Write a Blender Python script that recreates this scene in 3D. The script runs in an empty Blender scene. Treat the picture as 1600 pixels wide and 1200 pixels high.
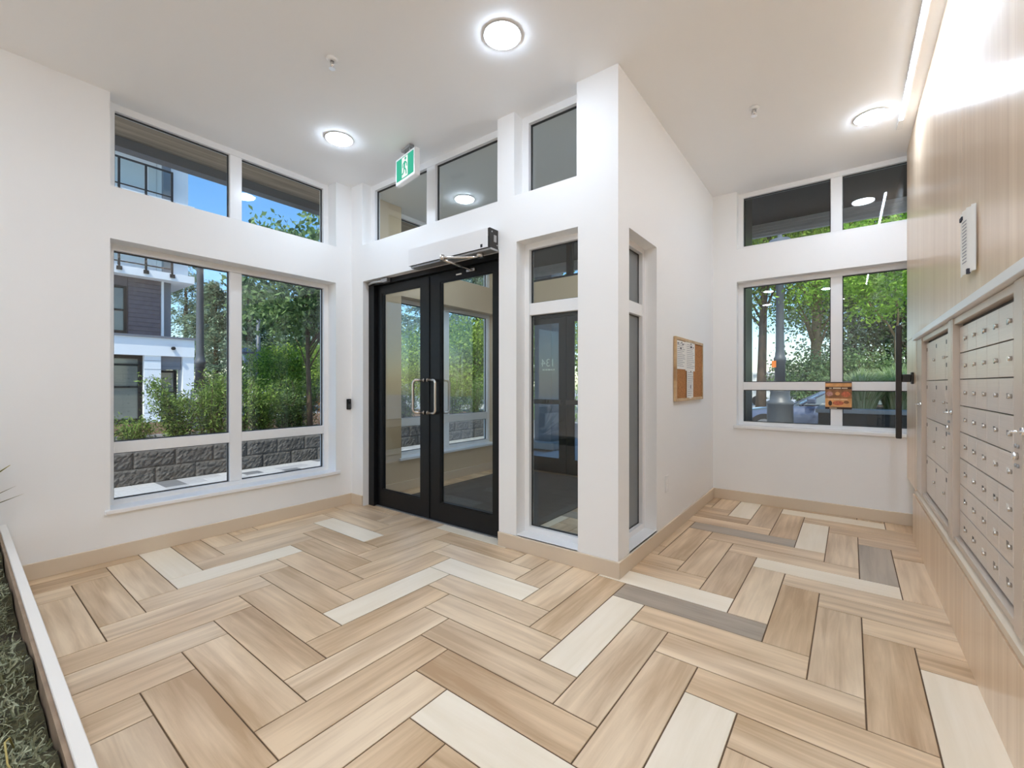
import bpy, bmesh, math, random
import numpy as np
from mathutils import Vector, Matrix

random.seed(7)
rng = np.random.default_rng(7)
scene = bpy.context.scene
C = bpy.context.collection
PI = math.pi

# ------------------------------------------------------------------ camera, sky, sun, exposure
cam_data = bpy.data.cameras.new('camera')
cam_data.sensor_width = 36.0
cam_data.lens = 36.0 * 686.2 / 1600.0
cam_data.clip_start = 0.02
cam_data.clip_end = 400.0
cam = bpy.data.objects.new('camera', cam_data)
cam.location = (0.0, 0.0, 1.2)
cam.rotation_euler = (PI / 2, 0.0, 0.6486)
C.objects.link(cam)
scene.camera = cam

world = bpy.data.worlds.new('world')
scene.world = world
world.use_nodes = True
wn = world.node_tree.nodes
wl = world.node_tree.links
wn.clear()
w_out = wn.new('ShaderNodeOutputWorld')
w_bg = wn.new('ShaderNodeBackground')
w_sky = wn.new('ShaderNodeTexSky')
w_sky.sky_type = 'NISHITA'
w_sky.sun_disc = False
w_sky.sun_elevation = math.radians(56)
w_sky.sun_rotation = math.radians(168)
w_sky.air_density = 1.0
w_sky.dust_density = 0.6
w_sky.ozone_density = 2.0
w_bg.inputs['Strength'].default_value = 0.115
w_hs = wn.new('ShaderNodeHueSaturation')
w_hs.inputs['Saturation'].default_value = 1.28
wl.new(w_sky.outputs['Color'], w_hs.inputs['Color'])
wl.new(w_hs.outputs['Color'], w_bg.inputs['Color'])
wl.new(w_bg.outputs['Background'], w_out.inputs['Surface'])

sun_data = bpy.data.lights.new('sun', 'SUN')
sun_data.energy = 2.4
sun_data.angle = math.radians(1.0)
sun_data.color = (1.0, 0.94, 0.84)
sun = bpy.data.objects.new('sun', sun_data)
sun.rotation_euler = Vector((0.18, -0.52, 0.83)).to_track_quat('Z', 'Y').to_euler()
sun.location = (3, -10, 14)
C.objects.link(sun)

scene.view_settings.view_transform = 'Standard'
scene.view_settings.look = 'None'
scene.view_settings.exposure = 1.28
scene.view_settings.gamma = 1.0
scene.view_settings.use_curve_mapping = False
try:
    scene.cycles.max_bounces = 10
    scene.cycles.diffuse_bounces = 8
    scene.cycles.glossy_bounces = 4
    scene.cycles.transparent_max_bounces = 24
    scene.cycles.sample_clamp_indirect = 6.0
    scene.cycles.caustics_reflective = False
    scene.cycles.caustics_refractive = False
    scene.cycles.use_denoising = True
except Exception:
    pass

DOWNLIGHT_STRENGTH = 36.0
LAMP_COLOR = (0.78, 0.93, 1.13)

# ------------------------------------------------------------------ helpers
def lin(r, g, b):
    def f(c):
        c = c / 255.0
        return c / 12.92 if c <= 0.04045 else ((c + 0.055) / 1.055) ** 2.4
    return (f(r), f(g), f(b), 1.0)

def new_mat(name):
    m = bpy.data.materials.new(name)
    m.use_nodes = True
    nt = m.node_tree
    bsdf = nt.nodes.get('Principled BSDF')
    return m, nt, bsdf

def mat(name, col, rough=0.6, metal=0.0, spec=0.5, var=0.0, scale=8.0, bump=0.0, bscale=60.0, stretch=(1, 1, 1), coat=0.0):
    """plain surface with optional soft noise in colour and fine relief"""
    m, nt, b = new_mat(name)
    b.inputs['Base Color'].default_value = col
    b.inputs['Roughness'].default_value = rough
    b.inputs['Metallic'].default_value = metal
    b.inputs['Specular IOR Level'].default_value = spec
    b.inputs['Coat Weight'].default_value = coat
    b.inputs['Coat Roughness'].default_value = 0.15
    if var > 0 or bump > 0:
        tc = nt.nodes.new('ShaderNodeTexCoord')
        mp = nt.nodes.new('ShaderNodeMapping')
        mp.inputs['Scale'].default_value = stretch
        nt.links.new(tc.outputs['Object'], mp.inputs['Vector'])
    if var > 0:
        n = nt.nodes.new('ShaderNodeTexNoise')
        n.inputs['Scale'].default_value = scale
        n.inputs['Detail'].default_value = 5.0
        r = nt.nodes.new('ShaderNodeValToRGB')
        r.color_ramp.elements[0].position = 0.3
        r.color_ramp.elements[1].position = 0.7
        lo = [max(0.0, c * (1 - var)) for c in col[:3]] + [1]
        hi = [min(1.0, c * (1 + var)) for c in col[:3]] + [1]
        r.color_ramp.elements[0].color = lo
        r.color_ramp.elements[1].color = hi
        nt.links.new(mp.outputs['Vector'], n.inputs['Vector'])
        nt.links.new(n.outputs['Fac'], r.inputs['Fac'])
        nt.links.new(r.outputs['Color'], b.inputs['Base Color'])
    if bump > 0:
        n2 = nt.nodes.new('ShaderNodeTexNoise')
        n2.inputs['Scale'].default_value = bscale
        n2.inputs['Detail'].default_value = 4.0
        bp = nt.nodes.new('ShaderNodeBump')
        bp.inputs['Strength'].default_value = bump
        bp.inputs['Distance'].default_value = 0.01
        nt.links.new(mp.outputs['Vector'], n2.inputs['Vector'])
        nt.links.new(n2.outputs['Fac'], bp.inputs['Height'])
        nt.links.new(bp.outputs['Normal'], b.inputs['Normal'])
    return m

def wood_mat(name, dark, light, grain=(1.6, 26.0, 26.0), rough=0.38, per_object=True, coat=0.0, rnd=0.09):
    """long streaky grain along local X, every object with its own piece of it"""
    m, nt, b = new_mat(name)
    tc = nt.nodes.new('ShaderNodeTexCoord')
    oi = nt.nodes.new('ShaderNodeObjectInfo')
    add = nt.nodes.new('ShaderNodeVectorMath')
    add.operation = 'MULTIPLY_ADD'
    add.inputs[0].default_value = (1, 1, 1)
    mul = nt.nodes.new('ShaderNodeMath')
    mul.operation = 'MULTIPLY'
    mul.inputs[1].default_value = 37.0 if per_object else 0.0
    nt.links.new(oi.outputs['Random'], mul.inputs[0])
    nt.links.new(tc.outputs['Object'], add.inputs[0])
    add.inputs[1].default_value = (1, 1, 1)
    nt.links.new(mul.outputs[0], add.inputs[2])
    mp = nt.nodes.new('ShaderNodeMapping')
    mp.inputs['Scale'].default_value = grain
    nt.links.new(add.outputs[0], mp.inputs['Vector'])
    n1 = nt.nodes.new('ShaderNodeTexNoise')
    n1.inputs['Scale'].default_value = 1.0
    n1.inputs['Detail'].default_value = 6.0
    n1.inputs['Roughness'].default_value = 0.62
    n1.inputs['Distortion'].default_value = 0.5
    nt.links.new(mp.outputs['Vector'], n1.inputs['Vector'])
    mp2 = nt.nodes.new('ShaderNodeMapping')
    mp2.inputs['Scale'].default_value = (grain[0] * 0.8, grain[1] * 0.22, grain[2] * 0.22)
    nt.links.new(add.outputs[0], mp2.inputs['Vector'])
    n2 = nt.nodes.new('ShaderNodeTexNoise')
    n2.inputs['Scale'].default_value = 1.0
    n2.inputs['Detail'].default_value = 2.0
    nt.links.new(mp2.outputs['Vector'], n2.inputs['Vector'])
    mix = nt.nodes.new('ShaderNodeMath')
    mix.operation = 'MULTIPLY_ADD'
    mix.inputs[1].default_value = 0.45
    nt.links.new(n1.outputs['Fac'], mix.inputs[0])
    half = nt.nodes.new('ShaderNodeMath')
    half.operation = 'MULTIPLY'
    half.inputs[1].default_value = 0.55
    nt.links.new(n2.outputs['Fac'], half.inputs[0])
    nt.links.new(half.outputs[0], mix.inputs[2])
    shift = nt.nodes.new('ShaderNodeMath')
    shift.operation = 'MULTIPLY_ADD'
    shift.inputs[1].default_value = rnd if per_object else 0.0
    shift.inputs[2].default_value = -rnd / 2 if per_object else 0.0
    nt.links.new(oi.outputs['Random'], shift.inputs[0])
    tot = nt.nodes.new('ShaderNodeMath')
    tot.operation = 'ADD'
    nt.links.new(mix.outputs[0], tot.inputs[0])
    nt.links.new(shift.outputs[0], tot.inputs[1])
    r = nt.nodes.new('ShaderNodeValToRGB')
    r.color_ramp.elements[0].position = 0.37
    r.color_ramp.elements[1].position = 0.62
    r.color_ramp.elements[0].color = dark
    r.color_ramp.elements[1].color = light
    nt.links.new(tot.outputs[0], r.inputs['Fac'])
    nt.links.new(r.outputs['Color'], b.inputs['Base Color'])
    b.inputs['Roughness'].default_value = rough
    b.inputs['Coat Weight'].default_value = coat
    b.inputs['Coat Roughness'].default_value = 0.2
    bp = nt.nodes.new('ShaderNodeBump')
    bp.inputs['Strength'].default_value = 0.12
    bp.inputs['Distance'].default_value = 0.002
    nt.links.new(n1.outputs['Fac'], bp.inputs['Height'])
    nt.links.new(bp.outputs['Normal'], b.inputs['Normal'])
    return m

def glass_mat(name, tint=(0.96, 0.98, 0.97, 1), ior=1.5, rough=0.0):
    """thin architectural glass: clear straight through, mirror-like by Fresnel"""
    m = bpy.data.materials.new(name)
    m.use_nodes = True
    nt = m.node_tree
    nt.nodes.clear()
    out = nt.nodes.new('ShaderNodeOutputMaterial')
    mx = nt.nodes.new('ShaderNodeMixShader')
    fr = nt.nodes.new('ShaderNodeFresnel')
    geo = nt.nodes.new('ShaderNodeNewGeometry')
    mi = nt.nodes.new('ShaderNodeMapRange')          # leaving the pane: the inverse index, so both faces act alike
    mi.inputs['To Min'].default_value = ior
    mi.inputs['To Max'].default_value = 1.0 / ior
    nt.links.new(geo.outputs['Backfacing'], mi.inputs['Value'])
    nt.links.new(mi.outputs['Result'], fr.inputs['IOR'])
    tr = nt.nodes.new('ShaderNodeBsdfTransparent')
    tr.inputs['Color'].default_value = tint
    gl = nt.nodes.new('ShaderNodeBsdfGlossy')
    gl.inputs['Roughness'].default_value = rough
    nt.links.new(fr.outputs[0], mx.inputs[0])
    nt.links.new(tr.outputs[0], mx.inputs[1])
    nt.links.new(gl.outputs[0], mx.inputs[2])
    nt.links.new(mx.outputs[0], out.inputs['Surface'])
    return m

def emit_mat(name, col, strength):
    m = bpy.data.materials.new(name)
    m.use_nodes = True
    nt = m.node_tree
    nt.nodes.clear()
    out = nt.nodes.new('ShaderNodeOutputMaterial')
    e = nt.nodes.new('ShaderNodeEmission')
    e.inputs['Color'].default_value = (*col, 1)
    e.inputs['Strength'].default_value = strength
    nt.links.new(e.outputs[0], out.inputs['Surface'])
    return m

def leaf_mat(name, c1, c2, trans=0.35, scale=1.5):
    m = bpy.data.materials.new(name)
    m.use_nodes = True
    nt = m.node_tree
    b = nt.nodes.get('Principled BSDF')
    out = nt.nodes.get('Material Output')
    geo = nt.nodes.new('ShaderNodeNewGeometry')
    tc = nt.nodes.new('ShaderNodeTexCoord')
    n = nt.nodes.new('ShaderNodeTexNoise')
    n.inputs['Scale'].default_value = scale
    n.inputs['Detail'].default_value = 3.0
    nt.links.new(tc.outputs['Object'], n.inputs['Vector'])
    ad = nt.nodes.new('ShaderNodeMath')
    ad.operation = 'MULTIPLY_ADD'
    ad.inputs[1].default_value = 0.5
    nt.links.new(geo.outputs['Random Per Island'], ad.inputs[0])
    sc = nt.nodes.new('ShaderNodeMath')
    sc.operation = 'MULTIPLY'
    sc.inputs[1].default_value = 0.55
    nt.links.new(n.outputs['Fac'], sc.inputs[0])
    nt.links.new(sc.outputs[0], ad.inputs[2])
    r = nt.nodes.new('ShaderNodeValToRGB')
    r.color_ramp.elements[0].position = 0.25
    r.color_ramp.elements[1].position = 0.8
    r.color_ramp.elements[0].color = c1
    r.color_ramp.elements[1].color = c2
    nt.links.new(ad.outputs[0], r.inputs['Fac'])
    nt.links.new(r.outputs['Color'], b.inputs['Base Color'])
    b.inputs['Roughness'].default_value = 0.5
    b.inputs['Specular IOR Level'].default_value = 0.35
    t = nt.nodes.new('ShaderNodeBsdfTranslucent')
    nt.links.new(r.outputs['Color'], t.inputs['Color'])
    mx = nt.nodes.new('ShaderNodeMixShader')
    mx.inputs[0].default_value = trans
    nt.links.new(b.outputs[0], mx.inputs[1])
    nt.links.new(t.outputs[0], mx.inputs[2])
    nt.links.new(mx.outputs[0], out.inputs['Surface'])
    return m

ORG = {}

def tag(o, label=None, cat=None, group=None, kind=None):
    if label: o['label'] = label
    if cat: o['category'] = cat
    if group: o['group'] = group
    if kind: o['kind'] = kind
    return o

def empty(name, loc, label=None, cat=None, group=None, kind=None, rotz=0.0):
    o = bpy.data.objects.new(name, None)
    o.empty_display_size = 0.1
    o.location = loc
    o.rotation_euler = (0, 0, rotz)
    C.objects.link(o)
    ORG[o.name] = Vector(loc)
    return tag(o, label, cat, group, kind)

class MB:
    """collects shapes given in world coordinates and links them as one mesh object"""
    def __init__(self):
        self.v, self.f, self.s = [], [], []
    def face(self, pts, smooth=False):
        n = len(self.v)
        self.v += [tuple(p) for p in pts]
        self.f.append(tuple(range(n, n + len(pts))))
        self.s.append(smooth)
        return self
    def box(self, x0, y0, z0, x1, y1, z1):
        if x0 > x1: x0, x1 = x1, x0
        if y0 > y1: y0, y1 = y1, y0
        if z0 > z1: z0, z1 = z1, z0
        n = len(self.v)
        self.v += [(x0, y0, z0), (x1, y0, z0), (x1, y1, z0), (x0, y1, z0), (x0, y0, z1), (x1, y0, z1), (x1, y1, z1), (x0, y1, z1)]
        for q in ((0, 3, 2, 1), (4, 5, 6, 7), (0, 1, 5, 4), (1, 2, 6, 5), (2, 3, 7, 6), (3, 0, 4, 7)):
            self.f.append(tuple(n + i for i in q))
            self.s.append(False)
        return self
    def tube(self, path, r, n=10, caps=True):
        path = [Vector(p) for p in path]
        if not isinstance(r, (list, tuple)): r = [r] * len(path)
        base = len(self.v)
        prev = None
        for i, p in enumerate(path):
            d = (path[min(i + 1, len(path) - 1)] - path[max(i - 1, 0)]).normalized()
            if prev is None:
                a = d.orthogonal().normalized()
            else:
                a = (prev - d * prev.dot(d))
                a = a.normalized() if a.length > 1e-6 else d.orthogonal().normalized()
            prev = a
            b = d.cross(a)
            for k in range(n):
                t = 2 * PI * k / n
                self.v.append(tuple(p + (a * math.cos(t) + b * math.sin(t)) * r[i]))
        for i in range(len(path) - 1):
            for k in range(n):
                k2 = (k + 1) % n
                self.f.append((base + i * n + k, base + i * n + k2, base + (i + 1) * n + k2, base + (i + 1) * n + k))
                self.s.append(True)
        if caps:
            self.f.append(tuple(base + k for k in reversed(range(n)))); self.s.append(False)
            self.f.append(tuple(base + (len(path) - 1) * n + k for k in range(n))); self.s.append(False)
        return self
    def cyl(self, p0, p1, r, n=16, r1=None):
        return self.tube([p0, p1], [r, r if r1 is None else r1], n)
    def lathe(self, prof, cx, cy, n=24):
        """prof: (radius, z) from bottom to top about a vertical axis"""
        base = len(self.v)
        for r, z in prof:
            for k in range(n):
                t = 2 * PI * k / n
                self.v.append((cx + r * math.cos(t), cy + r * math.sin(t), z))
        for i in range(len(prof) - 1):
            for k in range(n):
                k2 = (k + 1) % n
                self.f.append((base + i * n + k, base + i * n + k2, base + (i + 1) * n + k2, base + (i + 1) * n + k)); self.s.append(True)
        self.f.append(tuple(base + k for k in reversed(range(n)))); self.s.append(False)
        self.f.append(tuple(base + (len(prof) - 1) * n + k for k in range(n))); self.s.append(False)
        return self
    def prism(self, poly, off):
        """closed polygon (list of 3-D points) pushed along off"""
        n = len(self.v); k = len(poly); off = Vector(off)
        self.v += [tuple(p) for p in poly] + [tuple(Vector(p) + off) for p in poly]
        self.f.append(tuple(n + i for i in reversed(range(k)))); self.s.append(False)
        self.f.append(tuple(n + k + i for i in range(k))); self.s.append(False)
        for i in range(k):
            j = (i + 1) % k
            self.f.append((n + i, n + j, n + k + j, n + k + i)); self.s.append(False)
        return self
    def mesh(self, name, org, m, bevel=0.0, weld=False):
        me = bpy.data.meshes.new(name)
        ox, oy, oz = org
        me.from_pydata([(x - ox, y - oy, z - oz) for x, y, z in self.v], [], self.f)
        me.polygons.foreach_set('use_smooth', self.s)
        bm = bmesh.new(); bm.from_mesh(me)
        if weld: bmesh.ops.remove_doubles(bm, verts=bm.verts, dist=1e-5)
        bmesh.ops.recalc_face_normals(bm, faces=bm.faces)
        if bevel > 0:
            ed = [e for e in bm.edges if len(e.link_faces) == 2 and e.calc_face_angle(0) > 0.6]
            bmesh.ops.bevel(bm, geom=ed, offset=bevel, segments=1, affect='EDGES', profile=0.5)
        bm.to_mesh(me); bm.free()
        if m: me.materials.append(m)
        return me
    def build(self, name, m, parent=None, org=None, bevel=0.0, weld=False):
        if parent is not None: org = ORG[parent.name]
        if org is None: org = (0, 0, 0)
        o = bpy.data.objects.new(name, self.mesh(name, org, m, bevel, weld))
        C.objects.link(o)
        if parent is not None: o.parent = parent
        else: o.location = org
        ORG[o.name] = Vector(org)
        return o

def struct(o):
    o['kind'] = 'structure'
    return o

def boxo(name, b, m, parent=None, bevel=0.0, org=None):
    return MB().box(*b).build(name, m, parent, org, bevel)

def wall(name, axis, t0, t1, u0, u1, z0, z1, holes, m, parent=None):
    """slab with rectangular openings; axis is its normal, t0..t1 its thickness, u runs along it"""
    us = sorted({u0, u1, *[h[0] for h in holes], *[h[1] for h in holes]})
    zs = sorted({z0, z1, *[h[2] for h in holes], *[h[3] for h in holes]})
    us = [u for u in us if u0 - 1e-9 <= u <= u1 + 1e-9]; zs = [z for z in zs if z0 - 1e-9 <= z <= z1 + 1e-9]
    def solid(i, j):
        if i < 0 or j < 0 or i >= len(us) - 1 or j >= len(zs) - 1: return False
        cu, cz = (us[i] + us[i + 1]) / 2, (zs[j] + zs[j + 1]) / 2
        return not any(h[0] < cu < h[1] and h[2] < cz < h[3] for h in holes)
    P = (lambda t, u, z: (t, u, z)) if axis == 'X' else (lambda t, u, z: (u, t, z))
    mb = MB()
    for i in range(len(us) - 1):
        for j in range(len(zs) - 1):
            if not solid(i, j): continue
            a, b, c, d = us[i], us[i + 1], zs[j], zs[j + 1]
            for t in (t0, t1):
                mb.face([P(t, a, c), P(t, b, c), P(t, b, d), P(t, a, d)])
            if not solid(i - 1, j): mb.face([P(t0, a, c), P(t1, a, c), P(t1, a, d), P(t0, a, d)])
            if not solid(i + 1, j): mb.face([P(t0, b, c), P(t1, b, c), P(t1, b, d), P(t0, b, d)])
            if not solid(i, j - 1): mb.face([P(t0, a, c), P(t1, a, c), P(t1, b, c), P(t0, b, c)])
            if not solid(i, j + 1): mb.face([P(t0, a, d), P(t1, a, d), P(t1, b, d), P(t0, b, d)])
    return struct(mb.build(name, m, parent, weld=True))

def axis_box(axis, t0, t1, u0, u1, z0, z1):
    return (t0, u0, z0, t1, u1, z1) if axis == 'X' else (u0, t0, z0, u1, t1, z1)

def window(name, axis, front, out, u0, u1, z0, z1, mull, rails, border, frame_m, glass_m, depth=0.07, sill=None, gasket=True):
    """frame set back in an opening; mull and rails are (from, to) strips; panes fill the cells"""
    root = empty(name, ((front, (u0 + u1) / 2, z0) if axis == 'X' else ((u0 + u1) / 2, front, z0)))
    struct(root)
    back = front + out * depth
    mb = MB()
    mb.box(*axis_box(axis, front, back, u0, u0 + border, z0, z1))
    mb.box(*axis_box(axis, front, back, u1 - border, u1, z0, z1))
    mb.box(*axis_box(axis, front, back, u0 + border, u1 - border, z0, z0 + border))
    mb.box(*axis_box(axis, front, back, u0 + border, u1 - border, z1 - border, z1))
    mb.build('frame', frame_m, root)
    eps = 0.002
    for a, b in mull:
        boxo('mullion', axis_box(axis, front + out * eps, back, a, b, z0 + border, z1 - border), frame_m, root, bevel=0.003)
    us = [u0 + border]
    for a, b in mull: us += [a, b]
    us += [u1 - border]
    zs = [z0 + border]
    for a, b in rails: zs += [a, b]
    zs += [z1 - border]
    gk = MB()
    g0 = front + out * 0.030
    for i in range(0, len(us), 2):
        for a, b in rails:
            boxo('rail', axis_box(axis, front + out * eps * 2, back, us[i], us[i + 1], a, b), frame_m, root, bevel=0.003)
        for j in range(0, len(zs), 2):
            a, b, c, d = us[i], us[i + 1], zs[j], zs[j + 1]
            boxo('pane', axis_box(axis, g0 + out * 0.004, g0 + out * 0.012, a, b, c, d), glass_m, root)
            g = 0.007
            gk.box(*axis_box(axis, g0, g0 + out * 0.016, a, a + g, c, d))
            gk.box(*axis_box(axis, g0, g0 + out * 0.016, b - g, b, c, d))
            gk.box(*axis_box(axis, g0, g0 + out * 0.016, a + g, b - g, c, c + g))
            gk.box(*axis_box(axis, g0, g0 + out * 0.016, a + g, b - g, d - g, d))
    if gasket: gk.build('gasket', M['gasket'], root)
    if sill: boxo('window_sill', sill, M['white_trim'], root, bevel=0.004)
    return root

# ------------------------------------------------------------------ materials
M = {}
M['wall_paint'] = mat('wall_paint', (0.89, 0.89, 0.885, 1), 0.62, bump=0.03, bscale=220)
M['ceiling_paint'] = mat('ceiling_paint', (0.92, 0.92, 0.92, 1), 0.7, bump=0.02, bscale=200)
M['tan_wall'] = mat('tan_wall', lin(206, 184, 150), 0.62, bump=0.03, bscale=220)  # even tan tone for the vestibule walls
M['white_trim'] = mat('white_trim', (0.86, 0.86, 0.86, 1), 0.32, coat=0.15)
M['base_paint'] = mat('base_paint', lin(218, 202, 180), 0.42)
M['gasket'] = mat('gasket', (0.03, 0.03, 0.03, 1), 0.5)
M['black_metal'] = mat('black_metal', (0.006, 0.006, 0.0065, 1), 0.4, spec=0.3, var=0.1, scale=30)
M['bronze'] = mat('bronze', (0.022, 0.017, 0.013, 1), 0.35)
M['steel'] = mat('steel', (0.62, 0.58, 0.53, 1), 0.26, 1.0)
M['chrome'] = mat('chrome', (0.8, 0.8, 0.8, 1), 0.12, 1.0)
M['grey_metal'] = mat('grey_metal', (0.42, 0.42, 0.42, 1), 0.4, 0.7)
M['glass'] = glass_mat('glass')
M['glass_tint'] = glass_mat('glass_tint', (0.86, 0.90, 0.88, 1))
fm_, fnt, fb_ = new_mat('frosted')
fb_.inputs['Base Color'].default_value = (0.34, 0.35, 0.35, 1)
fb_.inputs['Roughness'].default_value = 0.25
f_out = fnt.nodes.get('Material Output'); f_tr = fnt.nodes.new('ShaderNodeBsdfTranslucent'); f_mx = fnt.nodes.new('ShaderNodeMixShader')
f_tr.inputs['Color'].default_value = (0.6, 0.62, 0.62, 1); f_mx.inputs[0].default_value = 0.5
fnt.links.new(fb_.outputs[0], f_mx.inputs[1]); fnt.links.new(f_tr.outputs[0], f_mx.inputs[2]); fnt.links.new(f_mx.outputs[0], f_out.inputs['Surface'])
M['frosted'] = fm_
M['grout'] = mat('grout', lin(104, 82, 60), 0.85, var=0.15, scale=40)
OAK = [((194, 163, 126), (240, 215, 182)), ((188, 156, 119), (236, 209, 174)), ((200, 171, 137), (242, 219, 188)),
       ((192, 164, 132), (238, 215, 184)), ((184, 152, 117), (234, 207, 172))]
M['oak'] = [wood_mat('oak_tile', lin(*a), lin(*b), rough=0.34) for a, b in OAK]
M['tile_white'] = wood_mat('tile_white', lin(240, 226, 202), lin(250, 238, 218), rough=0.34, rnd=0.06)
M['tile_grey'] = wood_mat('tile_grey', lin(154, 140, 124), lin(190, 176, 158), rough=0.34)
M['panel_wood'] = wood_mat('panel_wood', lin(218, 190, 160), lin(238, 214, 186), grain=(46.0, 60.0, 1.1), rough=0.3, per_object=False, coat=0.25)
M['mail_metal'] = mat('mail_metal', lin(222, 212, 202), 0.36, 0.3, var=0.04, scale=3, stretch=(1, 1, 60))
M['mail_frame'] = mat('mail_frame', lin(212, 198, 184), 0.34, 0.3)
M['mail_dark'] = mat('mail_dark', lin(60, 52, 46), 0.6)
M['label_black'] = mat('label_black', (0.02, 0.02, 0.022, 1), 0.4)
M['label_grey'] = mat('label_grey', lin(120, 112, 106), 0.4)
M['paper'] = mat('paper', lin(240, 238, 232), 0.75)
M['ink'] = mat('ink', lin(140, 140, 150), 0.8)
M['ink_dark'] = mat('ink_dark', lin(50, 50, 60), 0.8)
M['cork'] = mat('cork', lin(176, 120, 68), 0.9, var=0.3, scale=90, bump=0.25, bscale=200)
M['frame_oak'] = wood_mat('frame_oak', lin(176, 140, 98), lin(212, 182, 140), rough=0.45)
M['lens'] = emit_mat('lens', LAMP_COLOR, DOWNLIGHT_STRENGTH)
M['led'] = emit_mat('led', LAMP_COLOR, 26.0)

# ------------------------------------------------------------------ the room shell
ZC = 3.18
FX0, FX1, FY0, FY1 = -3.97, 0.47, -3.2, 5.0
floor = struct(boxo('floor', (-4.25, -3.4, -0.12, 0.75, 5.2, -0.003), M['grout']))
struct(boxo('ceiling', (-4.25, -3.4, ZC, 0.75, 5.2, ZC + 0.1), M['ceiling_paint']))
wall('wall_back', 'Y', -3.4, -3.2, -4.25, 0.75, 0, ZC, [(-3.75, -2.45, 0.25, 2.95)], M['wall_paint'])  # the opening in this wall is added to let sun onto the floor
wall('wall_left', 'X', -4.22, -3.97, -3.2, 2.725, 0, ZC, [(-3.1, -1.95, 0.335, 2.95), (0.727, 2.385, 0.335, 2.19), (0.727, 2.385, 2.545, ZC)], M['wall_paint'])  # the opening behind the camera is added for extra daylight
wall('wall_vestibule_left', 'X', -4.22, -3.97, 2.725, 5.2, 0, ZC, [(3.18, 4.88, 0.36, 2.19), (3.18, 4.88, 2.545, ZC)], M['tan_wall'])
wall('wall_entry', 'Y', 2.555, 2.725, -3.97, -1.115, 0, ZC,
     [(-3.775, -2.06, 0.0, 2.207), (-3.785, -2.073, 2.567, ZC), (-1.917, -1.404, 2.567, ZC), (-1.897, -1.395, 0.11, 2.232)], M['wall_paint'])
wall('wall_noticeboard', 'X', -1.29, -1.115, 2.725, 5.0, 0, ZC, [(2.728, 3.251, 0.113, 2.215)], M['wall_paint'])
wall('wall_far', 'Y', 5.0, 5.2, -1.29, 0.75, 0, ZC, [(-0.888, 0.50, 0.765, 2.25), (-0.888, 0.50, 2.583, ZC)], M['wall_paint'])
wall('wall_vestibule_front', 'Y', 5.0, 5.2, -3.97, -1.29, 0, ZC, [(-3.70, -1.42, 0.0, 2.16), (-3.70, -1.42, 2.60, ZC)], M['tan_wall'])
# mailbox wall: carcass behind, wood panels in front
wall_right = wall('wall_right', 'X', 0.47, 0.72, -3.2, 5.0, 0, ZC, [(0.6, 4.385, 0.405, 1.53)], M['base_paint'])
struct(boxo('wall_right_recess', (0.72, 0.5, 0.3, 0.75, 4.5, 1.6), M['mail_dark']))
seams = [-3.2, -2.08, -0.86, 0.36, 1.58, 2.80, 4.999]
for a, b in zip(seams[:-1], seams[1:]):
    boxo('panel', (0.42, a + 0.0015, 1.56, 0.47, b - 0.0015, ZC - 0.002), M['panel_wood'], wall_right, bevel=0.001)
    if b < 4.9:
        boxo('panel', (0.42, a + 0.0015, 0.0, 0.47, b - 0.0015, 0.352), M['panel_wood'], wall_right, bevel=0.002)
boxo('panel', (0.42, 2.8015, 0.0, 0.47, 4.60, 0.352), M['panel_wood'], wall_right, bevel=0.002)
boxo('panel', (0.42, 4.412, 0.405, 0.47, 4.999, 1.5585), M['panel_wood'], wall_right, bevel=0.001)
boxo('panel', (0.42, -3.2, 0.405, 0.47, 0.57, 1.5585), M['panel_wood'], wall_right, bevel=0.001)
# trims round the mailbox recess
t1 = struct(MB().box(0.40, 0.57, 1.522, 0.47, 4.412, 1.5585).build('trim_1', M['white_trim'], bevel=0.002))
t2 = MB()
t2.box(0.428, -3.2, 0.352, 0.47, 4.60, 0.382)
t2.prism([(0.416, -3.2, 0.378), (0.47, -3.2, 0.378), (0.47, -3.2, 0.428), (0.444, -3.2, 0.426), (0.416, -3.2, 0.404)], (0, 7.61, 0))
struct(t2.build('trim_2', M['base_paint']))
struct(boxo('trim_3', (0.42, 4.36, 0.427, 0.70, 4.412, 1.522), M['base_paint'], bevel=0.002))
struct(boxo('trim_4', (0.42, 0.57, 0.427, 0.70, 0.60, 1.522), M['base_paint'], bevel=0.002))
# baseboards
BH = 0.102
bb = MB().box(-3.97, -3.2, 0, -3.955, 2.555, BH)
struct(bb.build('baseboard_left', M['base_paint'], bevel=0.002))
bb = MB().box(-3.955, 2.54, 0, -3.775, 2.555, BH)
struct(bb.build('baseboard_entry_left', M['base_paint'], bevel=0.002))
bb = MB().box(-2.06, 2.54, 0, -1.10, 2.555, BH)
struct(bb.build('baseboard_entry_right', M['base_paint'], bevel=0.002))
bb = MB().box(-1.115, 2.555, 0, -1.10, 5.0, BH)
struct(bb.build('baseboard_noticeboard', M['base_paint'], bevel=0.002))
bb = MB().box(-1.10, 4.985, 0, 0.47, 5.0, BH)
struct(bb.build('baseboard_far', M['base_paint'], bevel=0.002))
bb = MB().box(-3.97, 2.725, 0, -3.955, 5.0, BH)
struct(bb.build('baseboard_vestibule', M['base_paint'], bevel=0.002))
struct(boxo('baseboard_back', (-3.955, -3.2, 0, 0.42, -3.185, BH), M['base_paint'], bevel=0.002))

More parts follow.
